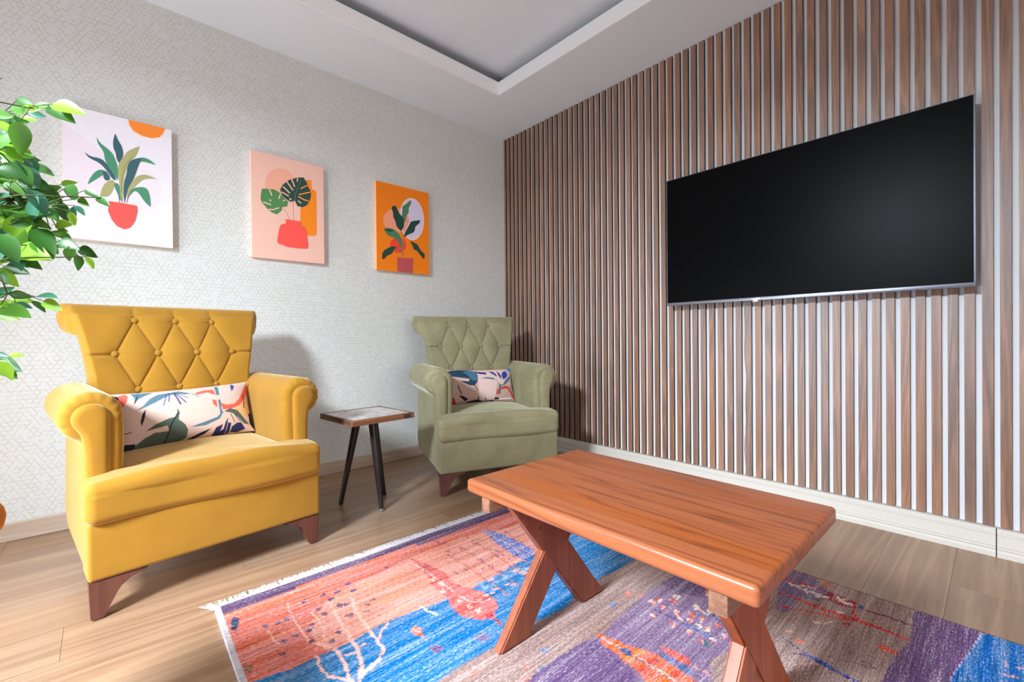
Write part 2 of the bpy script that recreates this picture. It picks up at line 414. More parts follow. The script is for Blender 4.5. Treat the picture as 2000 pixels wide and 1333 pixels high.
canvas(-2.642, -2.252, 'white canvas print of a leafy plant in a red bowl under an orange half sun', plain('canvas_edge_pale', (226, 205, 196), .8), (240, 234, 242), [
    ((240, 226, 236), z1_([(45, 200), (345, 420), (480, 560), (420, 900), (45, 900)]), 1),
    ((238, 229, 236), z1_(ell(690, 800, 190, 200)), 0),
    ((252, 222, 205), z1_([(596, 170), (922, 240), (914, 295), (880, 342), (800, 355), (715, 334), (640, 292), (606, 238)]), 0),
    ((252, 142, 52), z1_([(604, 172), (913, 238), (905, 290), (870, 335), (800, 345), (720, 325), (650, 285), (615, 235)]), 0),
    (DT, z1_([(235, 460), (290, 500), (360, 510), (405, 535), (470, 620), (505, 700), (470, 690), (420, 610), (360, 550), (270, 510)]), 1),
    (GR, z1_([(262, 735), (280, 680), (330, 620), (380, 605), (430, 630), (385, 660), (320, 700)]), 1),
    (DT, z1_([(390, 620), (430, 630), (460, 690), (420, 705), (395, 680)]), 1),
    (DT, z1_([(495, 305), (520, 365), (555, 420), (565, 490), (530, 560), (505, 520), (500, 470), (478, 430), (475, 360)]), 1),
    (GR, z1_([(338, 335), (365, 385), (440, 440), (485, 490), (520, 600), (515, 700), (440, 590), (405, 520), (400, 460), (345, 390)]), 1),
    (OL, z1_([(360, 910), (370, 800), (400, 730), (450, 695), (495, 700), (470, 800), (430, 840), (390, 830)]), 1),
    (GR, z1_([(488, 720), (520, 725), (545, 780), (552, 870), (535, 870), (510, 800), (488, 760)]), 1),
    (OL, z1_([(698, 412), (670, 500), (610, 540), (590, 600), (560, 690), (558, 870), (542, 870), (530, 720), (515, 640), (520, 560), (565, 500), (600, 450)]), 1),
    ((140, 138, 88), z1_(strip([(640, 500), (580, 570), (550, 680), (545, 800)], 6)), 0),
    (GR, z1_([(640, 522), (730, 503), (790, 530), (838, 572), (740, 540), (680, 545), (620, 560)]), 1),
    (DT, z1_([(600, 560), (640, 522), (720, 515), (690, 570), (650, 690), (600, 760), (578, 870), (565, 860), (565, 720), (590, 650)]), 1),
    (OL, z1_([(848, 692), (800, 682), (720, 690), (650, 760), (610, 800), (597, 850), (590, 800), (640, 700), (690, 655), (760, 650)]), 1),
    (GR, z1_([(620, 780), (680, 755), (760, 760), (785, 830), (792, 925), (740, 880), (690, 800), (650, 785), (608, 835)]), 1),
    (DT, z1_(strip([(525, 840), (530, 885)], 5)), 0), (DT, z1_(strip([(550, 850), (552, 885)], 5)), 0), (DT, z1_(strip([(575, 850), (572, 885)], 6)), 0), (DT, z1_(strip([(610, 820), (590, 885)], 5)), 0),
    (RD, z1_([(437, 876), (460, 876), (655, 908), (677, 915), (680, 960), (660, 1040), (620, 1095), (570, 1112), (510, 1085), (465, 1030), (435, 960)]), 0)])
z2_ = lambda P: zp(P, 5.333, 470, 280)
PK = (246, 196, 178); MD = (44, 76, 68); MG = (82, 138, 80)
sl1 = [strip(p, 12) for p in ([(478, 398), (545, 492)], [(527, 366), (562, 456)], [(592, 356), (588, 402)], [(622, 474), (694, 440)], [(606, 536), (735, 508)], [(600, 556), (660, 590), (705, 602)], [(440, 452), (512, 522)], [(424, 508), (500, 552)], [(596, 600), (630, 628)], [(505, 575), (528, 592)])]
sl2 = [strip(p, 12) for p in ([(298, 480), (325, 545)], [(232, 612), (316, 642)], [(292, 688), (340, 692), (402, 672)], [(412, 535), (395, 580)], [(300, 590), (318, 602)], [(440, 605), (462, 590)])]
canvas(-1.906, -1.512, 'pink canvas print of two split leaves in a red jar before an orange bottle', plain('canvas_edge_pink', (250, 200, 184), .8), PK, [
    ((246, 176, 150), z2_(ell(410, 425, 158, 165)), 0),
    ((255, 142, 30), z2_([(682, 384), (736, 386), (740, 480), (775, 490), (790, 510), (793, 945), (775, 966), (690, 966), (622, 958), (620, 700), (640, 600), (685, 480)]), 0),
    ((190, 130, 110), z2_(strip([(436, 660), (480, 730), (512, 800)], 5)), 0), ((190, 130, 110), z2_(strip([(545, 590), (552, 805)], 5)), 0),
    (MG, z2_([(222, 472), (345, 480), (400, 510), (440, 560), (495, 610), (485, 660), (430, 665), (430, 700), (380, 742), (330, 725), (280, 685), (222, 620), (206, 580), (212, 520)]), 0)] +
    [(PK, z2_(s), 0) for s in sl2] +
    [(MD, z2_([(585, 358), (655, 358), (688, 410), (704, 460), (733, 510), (728, 575), (692, 645), (640, 668), (590, 655), (565, 600), (520, 612), (470, 582), (430, 545), (410, 480), (440, 430), (500, 385)]), 0)] +
    [((246, 186, 160) if i not in (3, 4, 5) else (252, 150, 60), z2_(s), 0) for i, s in enumerate(sl1)] +
    [((120, 140, 130), z2_(strip([(630, 380), (590, 470), (568, 530), (566, 600)], 4)), 0),
     ((255, 90, 80), z2_([(466, 792), (625, 815), (630, 860), (672, 880), (684, 930), (702, 1070), (692, 1098), (600, 1096), (480, 1078), (388, 1045), (378, 1015), (405, 870), (420, 848), (470, 836)]), 0)])
z3_ = lambda P: zp(P, 6.346, 720, 340)
D3, G3 = (36, 70, 58), (84, 128, 92)
canvas(-1.176, -.769, 'orange canvas print of a dark leafy plant in a brown pot before two discs', plain('canvas_edge_peach', (252, 186, 140), .8), (251, 132, 18), [
    ((250, 160, 125), z3_(ell(345, 575, 165, 155)), 0),
    ((252, 218, 205), z3_(ell(533, 560, 153, 263, rot=-.06)), 0), ((222, 208, 234), z3_(ell(533, 560, 142, 250, rot=-.06)), 0),
    ((250, 160, 125), z3_([(440, 480), (490, 520), (508, 580), (480, 650), (440, 730), (420, 700)]), 1),
    ((246, 72, 52), z3_(ell(365, 882, 100, 96)), 0),
    ((214, 120, 70), z3_(strip([(408, 700), (418, 860), (424, 1045)], 10)), 0),
    (G3, z3_([(525, 328), (527, 370), (490, 430), (500, 480), (460, 530), (462, 580), (440, 605), (408, 520), (420, 450), (412, 400), (460, 380), (495, 340)]), 1),
    (D3, z3_([(300, 388), (345, 405), (360, 450), (385, 500), (430, 540), (442, 640), (405, 710), (345, 660), (330, 580), (300, 530), (305, 480), (278, 430)]), 1),
    (D3, z3_([(438, 790), (440, 740), (500, 640), (520, 590), (570, 580), (638, 573), (632, 612), (575, 650), (575, 700), (545, 735), (490, 750)]), 1),
    (G3, z3_([(183, 685), (230, 663), (300, 680), (370, 730), (400, 800), (427, 870), (410, 935), (380, 880), (340, 800), (250, 775), (220, 740)]), 1),
    (D3, z3_([(192, 682), (290, 686), (312, 708), (240, 722)]), 1),
    (D3, z3_([(163, 1058), (170, 960), (235, 920), (290, 895), (350, 908), (310, 940), (290, 990), (230, 1010), (190, 1058)]), 1),
    (D3, z3_([(505, 828), (560, 850), (610, 880), (640, 950), (702, 1000), (682, 1060), (640, 1010), (590, 940), (560, 948), (540, 880)]), 1),
    (G3, z3_(strip([(350, 935), (405, 945), (420, 1000)], 12)), 0),
    ((192, 84, 86), z3_([(350, 1034), (551, 1050), (545, 1232), (358, 1214)]), 0)])

# ------------------------------------------------------------------ rug
RX0, RX1, RY1, RY0 = -2.272, -.728, -1.182, -3.46
def make_rug():
    nx, ny = 470, 640
    xs = np.linspace(RX0, RX1, nx); ys = np.linspace(RY1, RY0, ny)
    GX, GY = np.meshgrid(xs, ys); P = np.stack([GX, GY, np.full_like(GX, .009)], -1)
    # soft wobble so that woven outlines are not ruler straight
    wob = rng.normal(size=(ny // 3 + 2, nx // 14 + 2)); wob = np.kron(wob, np.ones((3, 14)))[:ny, :nx]
    q, z = px(P); U = q[..., 0] + wob * 1.3; V = q[..., 1] + rng.normal(size=GX.shape) * .8; inview = z > .35
    U = np.where(inview, U, 5000)
    C = np.zeros(GX.shape + (3,)); tau = (168, 138, 130)
    def put(mask, c): C[mask] = lin(c)[:3]
    put(np.ones_like(inview), tau)
    put((GY < -2.95) & (GX < -1.5), (36, 128, 206)); put((GY < -3.1) & (GX > -1.3), (206, 110, 92)); put((GY < -3.3), (108, 72, 128))
    def poly(P_, c): put(inview & inpoly(U, V, P_), c)
    def line(P_, wd, c): put(inview & nearline(U, V, P_, wd), c)
    A = lambda P_: zp(P_, 5.27, 400, 1080); B = lambda P_: zp(P_, 4.003, 650, 1000); Cc = lambda P_: zp(P_, 4.76, 880, 980)
    D_ = lambda P_: zp(P_, 5, 900, 1080); E_ = lambda P_: zp(P_, 5.27, 1200, 1080); F_ = lambda P_: zp(P_, 5.72, 1480, 1100); G_ = lambda P_: zp(P_, 6.567, 1700, 1130)
    coral, lcoral, blue, purple = (226, 116, 96), (238, 156, 136), (14, 122, 184), (122, 90, 146)
    poly([(400, 1150), (900, 990), (1250, 940), (1400, 1000), (1280, 1050), (1200, 1070), (1120, 1130), (1050, 1180), (950, 1240), (850, 1300), (780, 1345), (700, 1400), (440, 1400)], coral)
    poly([(640, 1170), (800, 1090), (900, 1050), (1000, 1030), (1060, 1000), (1100, 1060), (960, 1130), (870, 1172), (770, 1212), (700, 1250), (640, 1270), (600, 1230)], lcoral)
    poly([(440, 1400), (470, 1345), (495, 1330), (571, 1306), (622, 1283), (662, 1265), (700, 1247), (732, 1227), (770, 1210), (842, 1182), (872, 1170), (920, 1150), (962, 1127), (1027, 1093), (1111, 1043), (1180, 1000), (1330, 1020), (1300, 1060), (1244, 1092), (1166, 1132), (1122, 1168), (1100, 1192), (1028, 1224), (950, 1274), (900, 1302), (857, 1330), (840, 1345), (800, 1400)], blue)
    # dark band along the fringed end
    yb = np.where(GX < -2.05, -1.182 - .055 + .0 * GX, -1.182 - .042); yb = np.where(GX > -1.6, -1.182 - .062, yb)
    put(GY > yb, (92, 66, 104))
    # red cypress, blue cypress, vertical lines
    poly(B([(600, 360), (700, 450), (790, 590), (900, 680), (920, 740), (1000, 820), (1150, 850), (1250, 830), (1290, 760), (1280, 690), (1200, 640), (1080, 600), (960, 560), (880, 480), (720, 400)]), (226, 104, 98))
    line(B([(650, 410), (940, 620)]), 2.2, (250, 200, 185)); line(B([(1000, 660), (1060, 700), (1150, 710), (1230, 680)]), 2.4, (250, 190, 178))
    for p in ((780, 530), (850, 560), (860, 620), (990, 690), (1070, 735), (1140, 770)): line(B([(p[0] - 22, p[1]), (p[0] + 18, p[1] + 12)]), 3, (250, 205, 190)); line(B([(p[0] + 5, p[1] - 18), (p[0] - 6, p[1] + 20)]), 2.4, (250, 205, 190))
    line(B([(1235, 815), (1310, 880)]), 5, (170, 60, 70)); poly(B(ell(1232, 812, 34, 24)), (206, 70, 80))
    for k in range(5):
        x0 = 900 + k * 95; y0 = 330 - k * 55
        line(B([(x0, y0), (x0 + 260, y0 + 175), (x0 + 470, y0 + 318)]), 1.8, (206, 104, 92))
    bc = Cc([(285, 265), (450, 410), (620, 520), (690, 555), (740, 520), (775, 450), (560, 335), (400, 278)])
    poly(bc, (92, 100, 176)); line(Cc([(290, 270), (560, 410), (700, 520)]), 2, (240, 180, 180))
    m_ = inview & inpoly(U, V, bc) & (rng.random(GX.shape) > .62); put(m_, (206, 196, 226)); m_ = inview & inpoly(U, V, bc) & (rng.random(GX.shape) > .8); put(m_, (36, 120, 206))
    for k in range(34):
        a = rng.uniform(820, 1010); b = rng.uniform(1050, 1120)
        line([(a, b), (a + 5, b + 1.5)], 2.0, (150, 96, 112) if k % 3 else (92, 84, 130))
    for k in range(26):
        a = rng.uniform(925, 1030); b = 1150 - (a - 925) * .42 + rng.uniform(-6, 26)
        line([(a, b), (a + 9, b - 2)], 3.2, (244, 180, 170) if k % 2 else (120, 170, 226))
    # white tree
    tr = (250, 190, 172)
    for P_, wd in ((A([(1180, 1060), (1215, 1180), (1300, 1270), (1420, 1285), (1530, 1310)]), 6), (A([(1350, 990), (1440, 1090), (1470, 1180), (1500, 1280)]), 7), (B([(150, 680), (180, 770), (250, 880), (340, 1000), (400, 1080), (370, 1150), (250, 1250), (200, 1340)]), 6.5), (B([(10, 780), (90, 900), (150, 1000), (210, 1100), (235, 1180), (215, 1330)]), 7.5), (B([(0, 1060), (80, 1130), (110, 1220), (160, 1320)]), 6), (B([(355, 1000), (380, 930), (430, 880)]), 4), (B([(180, 1070), (250, 1035)]), 4), (B([(110, 1120), (190, 1100)]), 4),
                   (A([(930, 690), (1000, 790), (1070, 890)]), 3.2), (A([(680, 800), (720, 890), (790, 930)]), 3.2), (A([(1100, 600), (1170, 690), (1240, 790), (1250, 880)]), 3), (A([(1280, 520), (1350, 640), (1450, 760), (1520, 900)]), 3.4), (A([(1070, 900), (1250, 950), (1350, 1000)]), 3.4), (A([(850, 520), (900, 620), (940, 700)]), 2.4)): line(P_, wd, tr)
    poly(B(ell(660, 935, 50, 34, rot=.5)), (238, 120, 100)); line(B([(690, 960), (730, 1005)]), 2.5, (228, 110, 100)); line(B([(635, 920), (690, 950)]), 2, (252, 210, 190))
    for cx, cy in ((805, 1075), (1165, 985)):
        for dx, dy, ex, ey in ((-45, -20, 5, 25), (5, 25, 50, -5), (-10, -25, 25, -10), (-35, 10, -5, 0), (20, -25, 35, 10)): line(B([(cx + dx, cy + dy), (cx + ex, cy + ey)]), 3.4, (150, 62, 92))
    line(B([(690, 745), (800, 805)]), 4, (236, 226, 214)); line(B([(720, 750), (770, 775)]), 3, (90, 110, 110))
    for p in ((640, 750), (840, 900), (1110, 905), (1325, 910), (1085, 800), (830, 1035), (765, 725), (850, 690), (1170, 585), (1220, 435), (1540, 390), (1300, 480), (1390, 545), (1030, 500), (1450, 540), (1510, 645), (1390, 820), (1230, 635), (1110, 740), (950, 850), (1360, 410), (1470, 325)):
        line(A([(p[0] - 20, p[1] + 6), (p[0] + 20, p[1] - 8)]), 4.2, (88, 70, 108)); line(A([(p[0] - 4, p[1] - 14), (p[0] + 8, p[1] + 14)]), 2.6, (120, 84, 112))
    for p in ((170, 615), (310, 690), (270, 730), (130, 815), (80, 730), (420, 440), (260, 785), (110, 570)): line(B([(p[0] - 18, p[1]), (p[0] + 18, p[1] - 4)]), 3, (120, 88, 118))
    poly(A(ell(318, 725, 46, 68)), (38, 66, 98)); line(A([(335, 790), (352, 850)]), 3, (130, 70, 80))
    for k in range(7): line(A([(430 + k * 14, 1130 - 12 * math.sin(k)), (425 + k * 16, 1215 + 10 * math.cos(k))]), 1.8, (120, 110, 90))
    # taupe field details
    for p in ((830, 960), (800, 1130), (790, 1170), (1490, 510)): poly(D_(ell(p[0], p[1], 40, 22)), (112, 132, 172))
    for p in ((110, 1170), (640, 1120), (660, 1240), (860, 1200), (1640, 400), (1770, 420)): poly(D_(ell(p[0], p[1], 36, 22)), (216, 126, 116))
    poly([(1064, 1302), (1140, 1254), (1174, 1242), (1206, 1208), (1260, 1160), (1318, 1124), (1400, 1110), (1500, 1130), (1480, 1200), (1440, 1262), (1385, 1290), (1395, 1400), (980, 1400), (1010, 1345)], (142, 116, 150))
    poly([(1064, 1302), (1140, 1254), (1180, 1250), (1230, 1300), (1260, 1400), (980, 1400), (1010, 1345)], (118, 92, 134))
    poly([(1290, 1140), (1318, 1124), (1400, 1110), (1480, 1130), (1440, 1180), (1330, 1160)], (116, 90, 132))
    oc = (240, 116, 80)
    poly(D_([(1305, 788), (1500, 850), (1660, 920), (1830, 960), (2000, 1040)]) + E_([(520, 1120), (700, 1230), (860, 1340), (900, 1500), (500, 1500), (330, 1333), (180, 1180)]) + D_([(1650, 1110), (1530, 1000), (1380, 890)]), oc)
    for p in ((150, 1090), (270, 1030), (400, 1120), (300, 1210), (520, 1180), (620, 1250), (420, 1270)): poly(E_(ell(p[0], p[1], 60, 36)), (246, 150, 100) if p[0] % 4 else (226, 92, 78))
    line(E_([(-140, 880), (0, 950), (200, 1060), (640, 1340)]), 3.4, (206, 198, 194)); line(E_([(0, 960), (200, 1070), (640, 1350)]), 1.6, (90, 80, 90)); poly(E_(ell(130, 1025, 66, 32, rot=.5)), (64, 92, 140))
    poly(E_([(450, 955), (560, 990), (690, 1050), (775, 1110), (780, 1155), (700, 1140), (560, 1060)]), (238, 100, 92)); line(E_([(780, 1150), (980, 1260)]), 2, (240, 160, 150))
    for p in ((520, 1080), (600, 1120), (700, 1180), (760, 1220)): poly(E_(ell(p[0], p[1], 46, 28)), (96, 116, 166))
    line(E_([(430, 590), (620, 680), (860, 800), (1000, 860)]), 3, (92, 84, 128)); line(E_([(740, 740), (990, 860)]), 6, (104, 120, 170)); line(E_([(1000, 640), (1230, 780)]), 2.4, (84, 76, 116))
    pal = [(248, 200, 176), (238, 116, 96), (246, 150, 120), (250, 214, 190), (222, 96, 96), (240, 226, 220)]
    for i, p in enumerate(((395, 510), (470, 485), (600, 495), (640, 455), (500, 565), (400, 650), (640, 610), (610, 745), (790, 645), (850, 560), (900, 690), (780, 700), (770, 815), (960, 790), (1060, 755), (980, 610), (900, 915), (1010, 900), (1130, 860), (960, 420), (1040, 480), (870, 760))):
        line(E_([(p[0] - 18, p[1] - 14), (p[0] + 20, p[1] + 4)]), 5, pal[i % 6]); line(E_([(p[0] + 16, p[1] - 8), (p[0] - 6, p[1] + 22)]), 4, pal[(i + 2) % 6])
    line(E_([(630, 610), (690, 710)]), 3, (250, 206, 176)); line(E_([(945, 405), (1080, 510)]), 3, (240, 210, 200)); line(E_([(810, 545), (940, 630)]), 3, (236, 206, 196)); line(E_([(920, 915), (960, 955)]), 6, (50, 120, 130))
    # right-hand end
    poly(F_([(200, 520), (250, 200), (400, 70), (600, 130), (700, 250), (800, 330), (700, 420), (500, 400), (350, 560)]), (132, 112, 140))
    rdl = (216, 56, 56)
    for P_, wd in ((F_([(240, 330), (600, 460), (900, 570), (1110, 640)]), 2.6), (F_([(1110, 640), (1300, 710), (1500, 780), (1690, 865)]), 4.6), (F_([(220, 480), (600, 550), (850, 610), (1110, 650)]), 2.4), (F_([(1120, 640), (1070, 550), (1090, 460)]), 5), (F_([(330, 360), (700, 520), (1000, 620)]), 2.2), (F_([(600, 550), (640, 640)]), 2), (F_([(700, 610), (830, 580)]), 2), (F_([(960, 670), (1010, 700)]), 4), (F_([(300, 180), (500, 230), (760, 310)]), 2)): line(P_, wd, rdl)
    poly(F_([(740, 390), (780, 320), (900, 355), (1095, 440), (1070, 500), (930, 480), (850, 445)]), (150, 46, 78))
    for P_, wd in ((F_([(330, 210), (480, 290), (640, 340), (800, 390)]), 2.6), (F_([(360, 250), (560, 260), (640, 300)]), 2), (F_([(880, 390), (960, 440), (1050, 470)]), 5), (F_([(650, 370), (770, 380)]), 4), (F_([(900, 400), (1000, 410)]), 3), (F_([(620, 660), (690, 670)]), 4), (F_([(880, 540), (960, 560)]), 3), (F_([(740, 680), (830, 660)]), 2.6), (F_([(540, 290), (560, 330)]), 4)): line(P_, wd, (246, 216, 200))
    line(F_([(1170, 520), (1450, 600), (1720, 705)]), 2.4, (110, 46, 56)); poly(F_(ell(1150, 500, 30, 22)), (70, 100, 150)); poly(F_([(680, 175), (760, 190), (800, 280), (860, 300), (760, 250)]), (238, 130, 90))
    line(F_([(520, 1020), (650, 1090)]), 4.5, (40, 96, 190)); line(F_([(640, 1080), (830, 1180)]), 8, (36, 82, 170)); line(F_([(820, 1180), (1000, 1270), (1120, 1340)]), 5, (44, 70, 160)); line(F_([(240, 800), (520, 1010)]), 2.4, (84, 78, 120)); line(F_([(360, 1010), (520, 1030)]), 2, (110, 70, 90)); line(F_([(420, 1140), (600, 1120), (720, 1150)]), 2, (236, 170, 150))
    poly(F_([(400, 880), (470, 850), (540, 890), (480, 920)]), (240, 120, 84)); poly(F_([(1305, 915), (1400, 925), (1575, 1005), (1550, 1030), (1420, 985)]), (238, 92, 76))
    line(F_([(1145, 1110), (1230, 1110), (1260, 1160), (1190, 1160), (1150, 1130)]), 2.4, (132, 44, 74)); line(F_([(1250, 1160), (1320, 1190)]), 2, (120, 60, 80))
    line(F_([(330, 770), (380, 770)]), 4, (244, 180, 140))
    poly([(1782, 1200), (1791, 1190), (1925, 1238), (1860, 1322), (1830, 1400), (1690, 1400), (1715, 1345), (1746, 1285), (1776, 1252)], (112, 82, 126))
    poly([(1919, 1238), (2040, 1270), (2100, 1400), (1830, 1400), (1860, 1322)], (10, 108, 182))
    line([(1855, 1330), (1862, 1318), (1919, 1240)], 2.5, (190, 190, 230))
    for P_ in (G_([(1870, 1150), (1960, 1165)]), G_([(1720, 1240), (1900, 1280)]), G_([(1730, 1090), (1760, 1180)])): line(P_, 4, (206, 150, 170))
    # pale binding along the two long sides
    put((GX < RX0 + .014), (206, 198, 206)); put((GX > RX1 - .005), (120, 88, 92))
    # slightly uneven left side, as the rug lies
    t = (RY1 - GY); GXw = GX + np.where(GX < RX0 + .3, (1 - (GX - RX0) / .3) * (-.012 * np.sin(np.clip(t, 0, 1.2) * 2.6)), 0)
    Z = .009 + .0006 * np.sin(GX * 9) * np.sin(GY * 7)
    verts = np.stack([GXw, GY, Z], -1).reshape(-1, 3)
    idx = np.arange(nx * ny).reshape(ny, nx)
    quads = np.stack([idx[:-1, :-1], idx[1:, :-1], idx[1:, 1:], idx[:-1, 1:]], -1).reshape(-1, 4)
    # skirt and underside
    edge = np.concatenate([idx[0, :], idx[1:, -1], idx[-1, -2::-1], idx[-2:0:-1, 0]])
    low = verts[edge].copy(); low[:, 2] = .0008; nb = len(verts); n = len(edge)
    allv = np.concatenate([verts, low]); k = np.arange(n)
    sq = np.stack([edge, edge[(k + 1) % n], nb + (k + 1) % n, nb + k], -1)
    faces = np.concatenate([quads, sq])
    me = bpy.data.meshes.new('pile'); me.vertices.add(len(allv)); me.vertices.foreach_set('co', allv.ravel())
    me.loops.add(faces.size); me.loops.foreach_set('vertex_index', faces.ravel().astype(np.int32))
    me.polygons.add(len(faces)); me.polygons.foreach_set('loop_start', np.arange(0, faces.size, 4, dtype=np.int32)); me.update(calc_edges=True); me.validate()
    colr = np.concatenate([C.reshape(-1, 3), C.reshape(-1, 3)[edge]]); colr = np.concatenate([colr, np.ones((len(colr), 1))], 1).astype(np.float32)
    at = me.color_attributes.new('paint', 'FLOAT_COLOR', 'POINT'); at.data.foreach_set('color', colr.ravel())
    me.materials.append(attr_mat('rug_wool', .95, 'rug'))
    root = empty('patterned_rug', ((RX0 + RX1) / 2, RY1, 0)); o = bpy.data.objects.new('pile', me); link(o, root); o.location = -root.location
    # fringe on the far end
    bm = bmesh.new()
    for i in range(1100):
        x = RX0 - .004 + (RX1 - RX0 + .008) * i / 1099; L = .052 + rng.uniform(-.010, .008); dx = rng.uniform(-.01, .01) - (.03 if i < 24 else 0) * (1 - i / 24); wd = .0017
        zt = .0065 + rng.uniform(0, .002)
        p = [(x - wd, RY1 - .004, zt), (x + wd, RY1 - .004, zt), (x + wd + dx * .5, RY1 + L * .5, .005), (x - wd + dx * .5, RY1 + L * .5, .005), (x + wd * .6 + dx, RY1 + L, .0022), (x - wd * .6 + dx, RY1 + L, .0022)]
        v = [bm.verts.new(q) for q in p]; bm.faces.new((v[0], v[1], v[2], v[3])); bm.faces.new((v[3], v[2], v[4], v[5]))
    fr = bm_obj('fringe', bm, plain('fringe_cotton', (226, 220, 226), .9), root); fr['kind'] = 'stuff'; fr.location = -root.location
    return tag(root, 'colourful rug with coral, blue and purple fields and white fringe under the coffee table', 'rug')
make_rug()

# ------------------------------------------------------------------ armchairs
MLEG = wood('mahogany_leg', (74, 40, 32), (114, 66, 52), 2, rough=.35, var=.05, ringamt=.2)
BS = .139
def back_depth(z): return np.interp(z, [.28, .45, .638, .786, .923, .95], [.548, .548, .552, .568, .614, .630])
def tuft(x, z):
    X = x / BS; Zr = (z - .638) / .1425
    a = X + Zr / 2; b = X - Zr / 2
    g = lambda d: .42 * (1 - np.exp(-np.abs(d) / .024)) + .58 * np.sin(np.pi * np.minimum(np.abs(d), .5)) ** .8
    da = np.abs(a - np.round(a)); db = np.abs(b - np.round(b))
    inner = g(da) * g(db)
    lim = 1 + .5 * (1 - np.abs(Zr - 1))
    s = np.abs(X) - lim
    side = g(np.maximum(s, 0)) * (1 - .8 * np.exp(-((Zr - 1) / .05) ** 2) * (s > 0))
    dl = np.abs(X - np.clip(np.round(X), -1, 1))
    vert = g(dl)
    h = np.where((Zr < 0) | (Zr > 2), vert, np.where(s > 0, side, inner))
    dip = 0
    for (bx, bz) in BTN: dip = dip + np.exp(-((x - bx) ** 2 + (z - bz) ** 2) / (.02 ** 2))
    return .016 * h - .006 * np.minimum(dip, 1)
BTN = [(k * BS, .923) for k in (-1, 0, 1)] + [(k * BS, .786) for k in (-1.5, -.5, .5, 1.5)] + [(k * BS, .638) for k in (-1, 0, 1)]

def loft(rings, closed_ends=True):
    V = []; F = []; n = len(rings[0])
    for r in rings: V.extend(r)
    for i in range(len(rings) - 1):
        for k in range(n):
            F.append((i * n + k, i * n + (k + 1) % n, (i + 1) * n + (k + 1) % n, (i + 1) * n + k))
    if closed_ends:
        F.append(tuple(range(n))[::-1]); F.append(tuple((len(rings) - 1) * n + k for k in range(n)))
    return V, F
def inset(P, d):
    P = np.asarray(P, float); A = np.roll(P, 1, 0); B = np.roll(P, -1, 0); t = B - A; t /= np.linalg.norm(t, axis=1)[:, None] + 1e-9
    nn = np.stack([-t[:, 1], t[:, 0]], 1)
    ar = .5 * np.sum(P[:, 0] * np.roll(P[:, 1], -1) - np.roll(P[:, 0], -1) * P[:, 1])
    if ar < 0: nn = -nn
    return P + nn * (d[:, None] if isinstance(d, np.ndarray) else d)
def resample(P, n, closed=True):
    P = np.asarray(P, float); Q = np.concatenate([P, P[:1]]) if closed else P
    s = np.concatenate([[0], np.cumsum(np.linalg.norm(np.diff(Q, axis=0), axis=1))]); u = np.linspace(0, s[-1], n, endpoint=not closed)
    return np.stack([np.interp(u, s, Q[:, 0]), np.interp(u, s, Q[:, 1])], 1)

